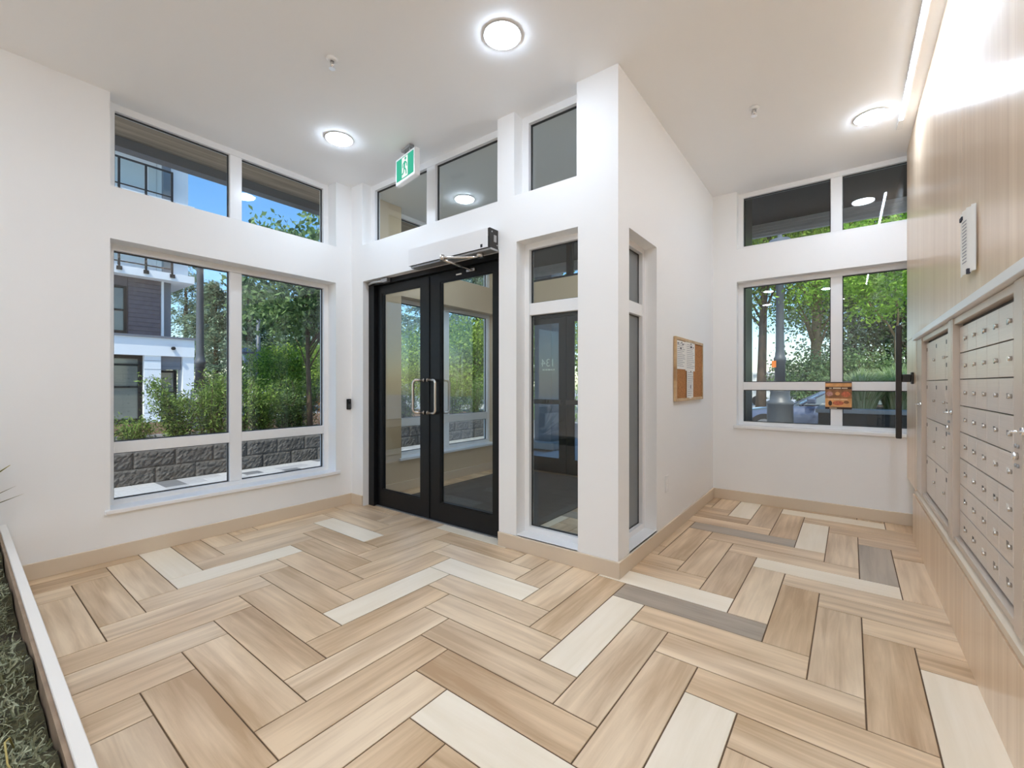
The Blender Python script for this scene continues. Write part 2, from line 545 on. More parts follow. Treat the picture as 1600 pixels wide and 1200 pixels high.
# ------------------------------------------------------------------ floor tiles: herringbone, four to one
TW = 0.18609
TA = math.radians(-0.4655)
TO = Vector((-2.17856, 1.23094))
ca, sa = math.cos(TA), math.sin(TA)
def lat(i, j): return Vector((TO.x + TW * (i * ca - j * sa), TO.y + TW * (i * sa + j * ca)))
def inv(x, y):
    dx, dy = x - TO.x, y - TO.y
    return ((dx * ca + dy * sa) / TW, (-dx * sa + dy * ca) / TW)
WHITE = [(-2.072, 1.56), (-1.78, 2.072), (-3.278, 2.108), (-0.952, 1.862), (-0.792, 2.628), (-0.096, 3.371), (-0.237, 4.255), (0.156, 4.815),
         (-0.798, 4.678), (0.329, 2.328), (-0.388, 1.693), (-1.155, 1.127), (-3.582, 0.988), (-3.171, 1.222), (-2.381, 2.592),
         (-2.0, 3.2), (-2.7, 2.9), (-3.1, 4.4), (-1.6, 4.0), (-2.9, -0.4), (-1.4, -0.6), (-0.3, 0.4), (-0.7, -1.4), (-2.3, -1.9)]
GREY = [(-0.642, 2.344), (-0.529, 3.905), (0.143, 3.799), (-1.8, 3.6), (-2.2, -1.0)]
WIJ = [inv(*p) for p in WHITE]
GIJ = [inv(*p) for p in GREY]
def clip_poly(poly, x0, x1, y0, y1):
    def cut(ps, f):
        out = []
        for i in range(len(ps)):
            a, b = ps[i], ps[(i + 1) % len(ps)]
            fa, fb = f(a), f(b)
            if fa >= 0: out.append(a)
            if (fa >= 0) != (fb >= 0):
                t = fa / (fa - fb); out.append((a[0] + (b[0] - a[0]) * t, a[1] + (b[1] - a[1]) * t))
        return out
    for f in (lambda p: p[0] - x0, lambda p: x1 - p[0], lambda p: p[1] - y0, lambda p: y1 - p[1]):
        if poly: poly = cut(poly, f)
    return poly
def area(p): return 0.5 * abs(sum(p[i][0] * p[(i + 1) % len(p)][1] - p[(i + 1) % len(p)][0] * p[i][1] for i in range(len(p))))
GAP = 0.0028
def tile_mesh(poly, name='tile'):
    """polygon in the tile's own axes, bevelled rim, 9 mm thick, top at z = 0"""
    n = len(poly)
    cx = sum(p[0] for p in poly) / n; cy = sum(p[1] for p in poly) / n
    ins = [(cx + (p[0] - cx) * (1 - 0.0016 / max(0.02, abs(p[0] - cx))), cy + (p[1] - cy) * (1 - 0.0016 / max(0.02, abs(p[1] - cy)))) for p in poly]
    v = [(p[0], p[1], -0.009) for p in poly] + [(p[0], p[1], -0.0012) for p in poly] + [(p[0], p[1], 0.0) for p in ins]
    f = [tuple(2 * n + i for i in range(n))]
    for i in range(n):
        j = (i + 1) % n
        f.append((i, j, n + j, n + i)); f.append((n + i, n + j, 2 * n + j, 2 * n + i))
    me = bpy.data.meshes.new(name); me.from_pydata(v, [], f)
    return me
full_mesh = tile_mesh([(GAP - 2 * TW, GAP - TW / 2), (2 * TW - GAP, GAP - TW / 2), (2 * TW - GAP, TW / 2 - GAP), (GAP - 2 * TW, TW / 2 - GAP)])
full_mesh.materials.append(M['oak'][0])
trnd = random.Random(11)
CAMP = Vector((0, 0, 1.2))
FWD = Vector((-math.sin(0.6486), math.cos(0.6486), 0)); RGT = Vector((math.cos(0.6486), math.sin(0.6486), 0))
tiles = []
for m_ in range(-8, 9):
    for k in range(-60, 61):
        for kind in ('V', 'H'):
            bi, bj = k + 4 * m_, -k + 4 * m_
            if kind == 'V': i0, i1, j0, j1 = bi, bi + 1, bj, bj + 4
            else: i0, i1, j0, j1 = bi, bi + 4, bj + 4, bj + 5
            c = lat((i0 + i1) / 2, (j0 + j1) / 2)
            if not (FX0 - 0.4 < c.x < FX1 + 0.4 and FY0 - 0.4 < c.y < FY1 + 0.4): continue
            rot = TA + (PI / 2 if kind == 'V' else 0)
            cr, sr = math.cos(rot), math.sin(rot)
            hx, hy = 2 * TW - GAP, TW / 2 - GAP
            poly = [(c.x + x * cr - y * sr, c.y + x * sr + y * cr) for x, y in ((-hx, -hy), (hx, -hy), (hx, hy), (-hx, hy))]
            cp = clip_poly(poly, FX0, FX1, FY0, FY1)
            if len(cp) < 3 or area(cp) < 4e-4: continue
            whole = abs(area(cp) - area(poly)) < 1e-6
            local = None if whole else [((x - c.x) * cr + (y - c.y) * sr, -(x - c.x) * sr + (y - c.y) * cr) for x, y in cp]
            isw = any(i0 < a < i1 and j0 < b < j1 for a, b in WIJ)
            isg = any(i0 < a < i1 and j0 < b < j1 for a, b in GIJ)
            mt = M['tile_white'] if isw else M['tile_grey'] if isg else trnd.choice(M['oak'])
            d = Vector((c.x, c.y, 0)) - CAMP
            dep = d.dot(FWD)
            vis = 0.0
            if dep > 0.3:
                u = 800 + 686 * d.dot(RGT) / dep; vv = 600 + 686 * 1.2 / dep
                inroom = c.y < 2.75 or c.x > -1.2
                if -250 < u < 1700 and vv < 1400 and c.y > 0.05: vis = area(cp) * 1.2 / dep ** 3 * (1.0 if inroom else 0.12)
                if c.x > 0.43: vis = 0
            tiles.append((vis, c, rot, local, mt))
tiles.sort(key=lambda t: -t[0])
rest = MB()
for n_, (vis, c, rot, local, mt) in enumerate(tiles):
    if n_ < 300:
        me = full_mesh if local is None else tile_mesh(local)
        o = bpy.data.objects.new('tile', me)
        if local is not None: me.materials.append(mt)
        C.objects.link(o)
        o.parent = floor
        o.location = (c.x, c.y, 0.0)
        o.rotation_euler = (0, 0, rot)
        o.material_slots[0].link = 'OBJECT'
        o.material_slots[0].material = mt
rest_me = bpy.data.meshes.new('tile_field')
rv, rf, rm = [], [], []
rmats = M['oak'] + [M['tile_white'], M['tile_grey']]
for vis, c, rot, local, mt in tiles[300:]:
    hx, hy = 2 * TW - GAP, TW / 2 - GAP
    lp = local or [(-hx, -hy), (hx, -hy), (hx, hy), (-hx, hy)]
    cr, sr = math.cos(rot), math.sin(rot)
    b0 = len(rv); n = len(lp)
    for z in (-0.009, 0.0): rv += [(c.x + x * cr - y * sr, c.y + x * sr + y * cr, z) for x, y in lp]
    rf.append(tuple(b0 + n + i for i in range(n)))
    for i in range(n): rf.append((b0 + i, b0 + (i + 1) % n, b0 + n + (i + 1) % n, b0 + n + i))
    rm += [rmats.index(mt)] * (n + 1)
rest_me.from_pydata(rv, [], rf)
for q in rmats: rest_me.materials.append(q)
rest_me.polygons.foreach_set('material_index', rm)
ro = bpy.data.objects.new('tile_field', rest_me); C.objects.link(ro); ro.parent = floor; ro['kind'] = 'stuff'

# ------------------------------------------------------------------ windows
window('window_1', 'X', -4.11, -1, 0.727, 2.385, 0.335, 2.19, [(1.506, 1.599)], [(0.709, 0.789)], 0.045, M['white_trim'], M['glass'],
       sill=(-4.115, 0.70, 0.318, -3.945, 2.425, 0.347))
window('window_2', 'X', -4.11, -1, 0.727, 2.385, 2.545, ZC, [(1.506, 1.599)], [], 0.05, M['white_trim'], M['glass'])
window('window_3', 'Y', 2.66, 1, -3.785, -2.073, 2.567, ZC, [(-2.975, -2.862)], [], 0.055, M['white_trim'], M['glass'], depth=0.06)
window('window_4', 'Y', 2.66, 1, -1.917, -1.404, 2.567, ZC, [], [], 0.055, M['white_trim'], M['glass'], depth=0.06)
window('window_5', 'Y', 2.66, 1, -1.897, -1.395, 0.11, 2.232, [], [(1.706, 1.794)], 0.04, M['white_trim'], M['glass'], depth=0.06,
       sill=(-1.897, 2.555, 0.085, -1.395, 2.662, 0.111))
window('window_6', 'X', -1.207, -1, 2.728, 3.251, 0.113, 2.215, [], [(1.706, 1.794)], 0.04, M['white_trim'], M['frosted'], depth=0.06,
       sill=(-1.21, 2.728, 0.09, -1.115, 3.251, 0.114))
window('window_7', 'Y', 5.10, 1, -0.888, 0.50, 0.765, 2.25, [(-0.107, -0.018)], [(1.139, 1.22)], 0.045, M['white_trim'], M['glass'],
       sill=(-0.915, 4.975, 0.745, 0.418, 5.105, 0.777))
window('window_8', 'Y', 5.10, 1, -0.888, 0.50, 2.583, ZC, [(-0.107, -0.018)], [], 0.045, M['white_trim'], M['glass'])
window('window_9', 'X', -4.11, -1, 3.18, 4.88, 0.36, 2.19, [(3.98, 4.07)], [(0.70, 0.80)], 0.045, M['white_trim'], M['glass'],
       sill=(-4.115, 3.15, 0.34, -3.945, 4.91, 0.368))
window('window_10', 'X', -4.11, -1, 3.18, 4.88, 2.545, ZC, [(3.98, 4.07)], [], 0.05, M['white_trim'], M['glass'])
window('window_11', 'Y', 5.08, 1, -3.70, -1.42, 2.60, ZC, [(-2.95, -2.87), (-2.2, -2.12)], [], 0.05, M['black_metal'], M['glass'])

window('added_window_left', 'X', -4.11, -1, -3.1, -1.95, 0.335, 2.95, [(-2.56, -2.48)], [(0.709, 0.789)], 0.05, M['white_trim'], M['glass'])  # unseen window, added behind the camera to bring in more daylight
window('added_window_back', 'Y', -3.29, -1, -3.75, -2.45, 0.25, 2.95, [(-3.14, -3.06)], [(0.70, 0.78)], 0.05, M['white_trim'], M['glass'])  # unseen back window, added so sun bounces up off the floor

# ------------------------------------------------------------------ inner double door
door = struct(empty('door_1', (-2.9175, 2.66, 0)))
fr = MB()
fr.box(-3.775, 2.62, 0, -3.69, 2.725, 2.207)
fr.box(-2.125, 2.62, 0, -2.06, 2.725, 2.207)
fr.box(-3.69, 2.62, 2.165, -2.125, 2.725, 2.207)
fr.build('frame', M['black_metal'], door)
def leaf(x0, x1, g0, g1, gz0, gz1, y0=2.66, y1=2.705, z1=2.16, dr=None, gl='glass'):
    lf = MB()
    lf.box(x0, y0, 0.008, g0, y1, z1)
    lf.box(g1, y0, 0.008, x1, y1, z1)
    lf.box(g0, y0, 0.008, g1, y1, gz0)
    lf.box(g0, y0, gz1, g1, y1, z1)
    o = lf.build('door_leaf', M['black_metal'], dr or door)
    boxo('glass_pane', (g0, y0 + 0.018, gz0, g1, y0 + 0.026, gz1), M[gl], o)
    bd = MB()
    g = 0.012
    for (a, b, c, d) in ((g0, g0 + g, gz0, gz1), (g1 - g, g1, gz0, gz1), (g0 + g, g1 - g, gz0, gz0 + g), (g0 + g, g1 - g, gz1 - g, gz1)):
        bd.box(a, y0 + 0.004, c, b, y0 + 0.016, d)
    bd.build('glazing_bead', M['black_metal'], o)
    return o
L1 = leaf(-3.687, -2.957, -3.615, -3.05, 0.165, 2.085)
L2 = leaf(-2.953, -2.127, -2.80, -2.20, 0.165, 2.085)
boxo('astragal', (-2.952, 2.652, 0.01, -2.93, 2.66, 2.15), M['black_metal'], L2)
def pull(x, y, z0, z1, dx, dy, m, par):
    r = 0.0125; c = 0.03
    ex, ey = x + dx, y + dy
    L = math.hypot(dx, dy); ux, uy = dx / L, dy / L
    path = [(x, y, z0), (ex - ux * c, ey - uy * c, z0)]
    for t in range(1, 6):
        a = PI / 2 * t / 5
        path.append((ex - ux * c * (1 - math.sin(a)), ey - uy * c * (1 - math.sin(a)), z0 + c * (1 - math.cos(a))))
    up = [(p[0], p[1], z1 - (p[2] - z0)) for p in reversed(path)]
    h = MB().tube(path + up, r, 12).build('pull_handle', m, par)
    MB().cyl((x, y, z0), (x + ux * 0.006, y + uy * 0.006, z0), 0.02).cyl((x, y, z1), (x + ux * 0.006, y + uy * 0.006, z1), 0.02).build('rosette', m, h)
pull(-3.005, 2.66, 0.945, 1.235, -0.065, -0.072, M['steel'], L1)
pull(-2.945, 2.652, 0.945, 1.235, 0.115, -0.02, M['steel'], L2)
pull(-2.86, 2.705, 0.945, 1.235, 0.05, 0.075, M['grey_metal'], L2)
th = boxo('threshold', (-3.69, 2.64, -0.002, -2.125, 2.74, 0.006), M['grey_metal'], door)

# door operator above, cover off at its end
op = empty('door_operator', (-2.518, 2.555, 2.187), 'long white automatic door operator box above the black double doors', 'door operator')
cv = MB()
cv.box(-2.97, 2.455, 2.205, -2.085, 2.459, 2.345)
cv.box(-2.97, 2.459, 2.341, -2.085, 2.5535, 2.345)
cv.box(-2.97, 2.459, 2.205, -2.966, 2.5535, 2.341)
cv.build('cover', M['white_trim'], op)
bx_ = MB().box(-2.955, 2.468, 2.187, -2.066, 2.5535, 2.204).build('base_plate', M['grey_metal'], op, bevel=0.002)
ec = MB().box(-2.082, 2.458, 2.2045, -2.066, 2.5535, 2.345).build('end_plate', M['bronze'], op)
MB().box(-2.0655, 2.50, 2.25, -2.062, 2.53, 2.30).cyl((-2.068, 2.48, 2.32), (-2.062, 2.48, 2.32), 0.006, 8).cyl((-2.068, 2.54, 2.23), (-2.062, 2.54, 2.23), 0.006, 8).build('terminal', M['grey_metal'], ec)
boxo('motor', (-2.9, 2.475, 2.21, -2.15, 2.545, 2.32), M['bronze'], op)
MB().cyl((-2.20, 2.50, 2.187), (-2.20, 2.50, 2.155), 0.028).build('spindle', M['steel'], op)
a1 = MB().tube([(-2.20, 2.50, 2.163), (-2.235, 2.46, 2.155), (-2.43, 2.33, 2.155)], 0.010, 8).build('arm', M['steel'], op)
MB().cyl((-2.43, 2.33, 2.135), (-2.43, 2.33, 2.175), 0.018).build('elbow', M['steel'], a1)
a2 = MB().tube([(-2.43, 2.33, 2.143), (-2.42, 2.64, 2.125)], 0.009, 8).build('arm', M['steel'], op)
MB().box(-2.46, 2.625, 2.112, -2.37, 2.659, 2.135).build('foot', M['steel'], a2, bevel=0.003)
boxo('sticker', (-2.155, 2.4535, 2.212, -2.135, 2.4549, 2.235), M['label_black'], op)
MB().box(-2.60, 2.652, 2.112, -2.54, 2.6595, 2.122).build('tag_plate', M['paper'], L2)
# hinge-side closer arm of the other leaf
cl = empty('door_closer_arm', (-3.66, 2.62, 2.15), 'small dark closer arm at the top left corner of the double doors', 'door closer')
MB().tube([(-3.765, 2.612, 2.185), (-3.60, 2.545, 2.17), (-3.47, 2.60, 2.178)], 0.011, 8).build('arm', M['grey_metal'], cl)
MB().box(-3.52, 2.575, 2.165, -3.43, 2.618, 2.2).build('bracket', M['grey_metal'], cl, bevel=0.003)

# ------------------------------------------------------------------ outer door, far side of the vestibule
door2 = struct(empty('door_2', (-2.56, 5.08, 0)))
f2 = MB()
f2.box(-3.70, 5.04, 0, -3.62, 5.14, 2.16).box(-1.50, 5.04, 0, -1.42, 5.14, 2.16).box(-3.62, 5.04, 2.10, -1.50, 5.14, 2.16).box(-2.27, 5.04, 0, -2.20, 5.14, 2.10)
f2.box(-2.20, 5.04, 0, -1.50, 5.14, 0.12)
f2.build('frame', M['black_metal'], door2)
D1 = leaf(-3.615, -2.938, -3.50, -3.04, 0.19, 2.03, 5.06, 5.105, 2.095, door2)
D2 = leaf(-2.932, -2.275, -2.83, -2.38, 0.19, 2.03, 5.06, 5.105, 2.095, door2)
boxo('glass_pane', (-2.20, 5.08, 0.12, -1.50, 5.088, 2.10), M['glass'], door2)
boxo('panic_bar', (-2.90, 4.99, 0.93, -2.31, 5.02, 0.99), M['bronze'], D2, bevel=0.004)
boxo('panic_bar', (-3.58, 4.99, 0.93, -2.97, 5.02, 0.99), M['bronze'], D1, bevel=0.004)
def curve_text(name, body, size, m, parent, loc, rot, depth=0.0008):
    cu = bpy.data.curves.new(name, 'FONT')
    cu.body = body; cu.size = size; cu.extrude = depth
    cu.align_x = 'CENTER'
    tmp = bpy.data.objects.new(name + '_tmp', cu)
    C.objects.link(tmp)
    dg = bpy.context.evaluated_depsgraph_get()
    me = bpy.data.meshes.new_from_object(tmp.evaluated_get(dg))
    bpy.data.objects.remove(tmp)
    me.name = name
    me.materials.clear(); me.materials.append(m)
    mw = Matrix.Translation(Vector(loc) - ORG[parent.name]) @ rot.to_matrix().to_4x4()
    me.transform(mw)
    o = bpy.data.objects.new(name, me)
    C.objects.link(o); o.parent = parent
    return o
from mathutils import Euler
M['decal'] = mat('decal', lin(205, 212, 212), 0.6)
gp = [c for c in D1.children if c.name.startswith('glass_pane')][0]
ORG[gp.name] = ORG[door2.name]
curve_text('address_number', '134', 0.15, M['decal'], gp, (-3.24, 5.0885, 1.44), Euler((PI / 2, 0, PI)))
tl = MB()
for i, (a, b) in enumerate(((-3.33, -3.29), (-3.28, -3.25), (-3.24, -3.20), (-3.19, -3.17), (-3.16, -3.13))): tl.box(a, 5.0885, 1.385, b, 5.0895, 1.405)
tl.build('address_line', M['decal'], gp)

# ------------------------------------------------------------------ entrance mat in the vestibule
em = MB().box(-3.72, 3.02, 0.0005, -2.06, 4.95, 0.012).build('entrance_mat', mat('mat_pile', lin(62, 62, 62), 0.95, var=0.35, scale=9, bump=0.3, bscale=300, stretch=(1, 6, 1)), org=(-2.9, 4.0, 0))
tag(em, 'dark grey entrance mat on the floor between the two sets of doors', 'mat')

# ------------------------------------------------------------------ ceiling fixtures
def downlight(x, y, label, r=0.098):
    d = empty('downlight', (x, y, ZC), label, 'ceiling light', 'recessed round downlights')
    MB().lathe([(r + 0.012, ZC - 0.004), (r + 0.010, ZC - 0.006), (r, ZC - 0.006), (r, ZC - 0.0005)], x, y, 32).build('trim_ring', M['white_trim'], d)
    MB().lathe([(r * 0.55, ZC - 0.021), (r * 0.85, ZC - 0.017), (r - 0.001, ZC - 0.009), (r - 0.001, ZC - 0.003)], x, y, 32).build('lens', M['lens'], d)
downlight(-3.255, 1.984, 'round ceiling downlight nearest the left windows')
downlight(-1.55, 1.954, 'round ceiling downlight above the middle of the lobby at the top edge of the photo')
downlight(0.158, 4.198, 'round ceiling downlight in the mailbox alcove beside the wood wall')
downlight(-3.244, 3.44, 'round downlight on the vestibule ceiling seen through the glass above the doors')
downlight(-1.9, 4.3, 'round vestibule downlight near the outer door')
downlight(-0.1, 1.2, 'added unseen downlight beside the wood wall close to the camera')  # invented lamp above the view, added to brighten this side
for (x, y, s) in ((-2.6, -0.5, 'over the moss planter'), (-1.3, -0.5, 'just behind the camera to its left'), (-0.3, -0.9, 'just behind the camera by the wood wall'),
                  (-2.6, -2.3, 'in the back corner by the left wall'), (-1.55, -2.3, 'in the middle before the back wall'), (-0.1, -2.5, 'in the back corner by the wood wall')):
    downlight(x, y, 'added unseen downlight ' + s)  # invented lamps behind the camera, added to strengthen the bounce light
ll = empty('linear_light', (0.335, 1.7, ZC), 'slim white linear LED light running along the wood wall in the ceiling', 'ceiling light')
MB().box(0.318, -0.9, ZC - 0.012, 0.352, 4.52, ZC - 0.0005).build('profile', M['white_trim'], ll, bevel=0.001)
MB().box(0.325, -0.85, ZC - 0.0145, 0.345, 4.36, ZC - 0.0122).build('diffuser', M['led'], ll)
def sprinkler(x, y, label):
    s = empty('sprinkler', (x, y, ZC), label, 'sprinkler', 'ceiling sprinkler heads')
    MB().lathe([(0.020, ZC - 0.016), (0.033, ZC - 0.008), (0.035, ZC - 0.0005)], x, y, 20).build('escutcheon', M['white_trim'], s)
    MB().lathe([(0.006, ZC - 0.05), (0.010, ZC - 0.036), (0.012, ZC - 0.016)], x, y, 12).build('body', M['chrome'], s)
    MB().tube([(x - 0.011, y, ZC - 0.02), (x - 0.016, y, ZC - 0.04), (x, y, ZC - 0.058), (x + 0.016, y, ZC - 0.04), (x + 0.011, y, ZC - 0.02)], 0.003, 6).build('arm', M['chrome'], s)
    MB().lathe([(0.019, ZC - 0.062), (0.019, ZC - 0.059), (0.004, ZC - 0.056)], x, y, 12).build('deflector', M['chrome'], s)
sprinkler(-2.488, 1.47, 'small sprinkler head on the lobby ceiling above the floor')
sprinkler(-0.519, 3.553, 'small sprinkler head on the alcove ceiling near the notice board wall')

# exit sign
ex = empty('exit_sign', (-2.915, 2.40, 2.895), 'green and white running man exit sign hung from the ceiling', 'exit sign', rotz=math.radians(-10))
ORG[ex.name] = Vector((0, 0, 0))
M['exit_green'] = emit_mat('exit_green', (0.06, 0.46, 0.30), 0.46)
M['exit_white'] = emit_mat('exit_white', (0.95, 1.0, 0.97), 0.42)
cs = MB().box(-0.16, -0.025, 0.0, 0.16, 0.025, 0.225).build('case', M['white_trim'], ex, bevel=0.006)
MB().box(-0.138, -0.0275, 0.024, 0.138, -0.0255, 0.203).build('panel', M['exit_green'], cs)
MB().box(-0.045, -0.0288, 0.03, 0.05, -0.0278, 0.197).build('doorway', M['exit_white'], cs)
def poly_strip(mb, pts, w, y0=-0.0302, y1=-0.029):
    for (a, b) in zip(pts[:-1], pts[1:]):
        d = Vector((b[0] - a[0], 0, b[1] - a[1])); n_ = Vector((-d.z, 0, d.x)).normalized() * w / 2
        q = [(a[0] + n_.x, y0, a[1] + n_.z), (b[0] + n_.x, y0, b[1] + n_.z), (b[0] - n_.x, y0, b[1] - n_.z), (a[0] - n_.x, y0, a[1] - n_.z)]
        mb.prism(q, (0, y1 - y0, 0))
mn = MB()
mn.prism([(0.016 + 0.0125 * math.cos(t * PI / 6), -0.0302, 0.178 + 0.0125 * math.sin(t * PI / 6)) for t in range(12)], (0, 0.0012, 0))
poly_strip(mn, [(0.008, 0.158), (-0.004, 0.105)], 0.024)
poly_strip(mn, [(0.014, 0.154), (0.036, 0.132), (0.040, 0.108)], 0.010)
poly_strip(mn, [(0.004, 0.156), (-0.026, 0.138), (-0.030, 0.112)], 0.010)
poly_strip(mn, [(0.000, 0.104), (0.022, 0.082), (0.030, 0.046)], 0.013)
poly_strip(mn, [(-0.006, 0.104), (-0.016, 0.068), (-0.040, 0.058)], 0.013)
mn.build('running_man', M['exit_green'], cs)
MB().box(-0.07, -0.02, 0.262, 0.07, 0.02, 0.283).box(-0.05, -0.006, 0.225, -0.035, 0.006, 0.264).box(0.035, -0.006, 0.225, 0.05, 0.006, 0.264).build('mounting_bracket', M['grey_metal'], ex)

# ------------------------------------------------------------------ small things on the walls
cr_ = empty('card_reader', (-3.97, 2.52, 0.945), 'small black card reader on the left wall beside the doors', 'card reader')
MB().box(-3.97, 2.497, 0.945, -3.952, 2.542, 1.05).build('body', M['black_metal'], cr_, bevel=0.004)
MB().box(-3.952, 2.505, 0.955, -3.950, 2.534, 1.0).build('face', M['gasket'], cr_)
MB().box(-3.952, 2.514, 1.03, -3.9505, 2.526, 1.035).build('indicator', M['label_grey'], cr_)

nb = empty('cork_board', (-1.115, 4.07, 1.056), 'cork notice board in a pale wood frame on the white wall', 'notice board')
MB().box(-1.113, 3.645, 1.056, -1.09, 3.668, 1.59).build('frame_side', M['frame_oak'], nb, bevel=0.002)
MB().box(-1.113, 4.472, 1.056, -1.09, 4.495, 1.59).build('frame_side', M['frame_oak'], nb, bevel=0.002)
MB().box(-1.113, 3.668, 1.056, -1.09, 4.472, 1.08).build('frame_rail', M['frame_oak'], nb, bevel=0.002)
MB().box(-1.113, 3.668, 1.566, -1.09, 4.472, 1.59).build('frame_rail', M['frame_oak'], nb, bevel=0.002)
MB().box(-1.114, 3.668, 1.08, -1.100, 4.472, 1.566).build('cork_sheet', M['cork'], nb)
def notice(name, y0, y1, z0, z1, x, rows, label, blocks=()):
    n = MB()
    seg = 6
    pts = []
    for i in range(seg + 1):
        t = i / seg
        pts.append((x + 0.004 * math.sin(t * PI), y0 + (y1 - y0) * t))
    for (a, b) in zip(pts[:-1], pts[1:]):
        n.face([(a[0], a[1], z0), (b[0], b[1], z0), (b[0], b[1], z1), (a[0], a[1], z1)])
        n.face([(a[0] - 0.0008, a[1], z0), (b[0] - 0.0008, b[1], z0), (b[0] - 0.0008, b[1], z1), (a[0] - 0.0008, a[1], z1)])
    r = empty(name, (x, (y0 + y1) / 2, z0), label, 'notice')
    n.build('sheet', M['paper'], r)
    tx = MB()
    rr = random.Random(hash(label) % 999)
    rr = random.Random(len(label) + rows)
    for i in range(rows):
        z = z1 - (i + 1.5) * (z1 - z0) / (rows + 2)
        a = y0 + 0.08 * (y1 - y0); e = y1 - (0.08 + 0.35 * rr.random()) * (y1 - y0)
        while a < e:
            w = rr.uniform(0.012, 0.04)
            tx.box(x + 0.0045, a, z, x + 0.0049, min(a + w, e), z + 0.004)
            a += w + 0.008
    tx.build('text_lines', M['ink'], r)
    if blocks:
        for (a, b, c, d) in blocks: boxo('printed_mark', (x + 0.0046, a, c, x + 0.005, b, d), M['ink_dark'], r)
    MB().lathe([(0.004, z1 - 0.018), (0.004, z1 - 0.010)], x + 0.006, (y0 + y1) / 2, 8).build('push_pin', M['ink_dark'], r)
notice('paper_notice', 3.672, 3.935, 1.325, 1.562, -1.099, 13, 'wide white notice sheet at the upper left of the cork board', [(3.70, 3.72, 1.53, 1.545), (3.83, 3.86, 1.53, 1.54), (3.77, 3.80, 1.49, 1.505)])
notice('paper_notice', 3.925, 4.222, 1.315, 1.567, -1.0965, 13, 'white notice sheet at the upper middle of the cork board', [(4.06, 4.11, 1.52, 1.535), (4.14, 4.16, 1.52, 1.532)])
notice('paper_notice', 3.956, 4.157, 1.072, 1.325, -1.0935, 12, 'narrow white notice sheet hanging low on the cork board', [(4.05, 4.065, 1.16, 1.19)])

sw = empty('outlet_plate', (-1.115, 3.48, 0.354), 'white wall outlet plate low on the notice board wall', 'outlet')
MB().box(-1.115, 3.443, 0.354, -1.109, 3.517, 0.483).build('plate', M['white_trim'], sw, bevel=0.002)
MB().box(-1.109, 3.463, 0.375, -1.1065, 3.497, 0.412).box(-1.109, 3.463, 0.425, -1.1065, 3.497, 0.462).build('socket', M['wall_paint'], sw)

# flyer stuck to the crossing of the far window frame
fl_ = empty('window_flyer', (-0.0485, 5.097, 0.965), 'orange and brown food flyer taped to the far window frame', 'flyer')
M['fly_brown'] = mat('fly_brown', lin(150, 100, 62), 0.5, var=0.45, scale=22)
M['fly_orange'] = mat('fly_orange', lin(224, 164, 104), 0.5, var=0.2, scale=18)
M['fly_dark'] = mat('fly_dark', lin(58, 36, 24), 0.5)
M['fly_red'] = mat('fly_red', lin(196, 104, 70), 0.5, var=0.4, scale=60)
M['fly_pink'] = mat('fly_pink', lin(190, 140, 128), 0.5, var=0.4, scale=50)
M['fly_cream'] = mat('fly_cream', lin(238, 216, 184), 0.6)
fy = 5.0965
MB().box(-0.148, fy - 0.0012, 0.965, 0.051, fy, 1.218).build('sheet', M['fly_brown'], fl_)
def fl_box(name, x0, x1, z0, z1, m, lay=1): MB().box(x0, fy - 0.0012 - 0.0006 * lay, z0, x1, fy - 0.0012 - 0.0006 * (lay - 1), z1).build(name, m, fl_)
fl_box('printed_band', -0.148, 0.051, 1.208, 1.218, M['fly_dark'])
fl_box('printed_band', -0.146, 0.049, 1.176, 1.207, M['fly_orange'])
fl_box('printed_band', -0.146, 0.049, 1.152, 1.170, M['fly_dark'])
fl_box('printed_band', -0.148, 0.051, 0.985, 1.066, M['fly_orange'])
fl_box('printed_band', -0.148, 0.051, 0.965, 0.984, M['fly_dark'])
def fl_disc(cx, cz, rx, rz, m, lay=1):
    MB().prism([(cx + rx * math.cos(t * PI / 12), fy - 0.0012 - 0.0006 * lay, cz + rz * math.sin(t * PI / 12)) for t in range(24)], (0, 0.0005, 0)).build('printed_dish', m, fl_)
fl_disc(-0.115, 1.108, 0.026, 0.022, M['fly_pink']); fl_disc(0.006, 1.106, 0.034, 0.026, M['fly_red']); fl_disc(-0.055, 1.11, 0.018, 0.016, M['fly_orange'])
fl_disc(-0.05, 1.022, 0.042, 0.020, M['fly_red'], 2); fl_disc(-0.11, 1.02, 0.014, 0.024, M['fly_dark'], 2); fl_disc(0.01, 1.03, 0.02, 0.014, M['fly_brown'], 2)
for (a, b, z, hh) in ((-0.118, -0.098, 1.157, 0.007), (-0.09, -0.03, 1.156, 0.010), (-0.024, 0.02, 1.157, 0.008), (-0.13, -0.09, 1.054, 0.006), (-0.084, -0.04, 1.054, 0.006), (-0.034, 0.02, 1.054, 0.006), (-0.115, -0.06, 0.971, 0.006)):
    boxo('printed_word', (a, fy - 0.0026, z, b, fy - 0.0018, z + hh), M['fly_cream'], fl_)

# vertical black pull bar near the far end of the wood wall
pb = empty('pull_bar', (0.42, 4.56, 0.78), 'tall black vertical pull bar fixed to the far end of the wood wall', 'handle')
MB().box(0.317, 4.535, 0.775, 0.352, 4.575, 1.655).build('bar', M['bronze'], pb, bevel=0.004)
MB().box(0.352, 4.54, 1.215, 0.405, 4.575, 1.275).build('bracket', M['bronze'], pb, bevel=0.003)
MB().box(0.405, 4.525, 1.20, 0.4195, 4.59, 1.29).build('wall_plate', M['bronze'], pb, bevel=0.003)

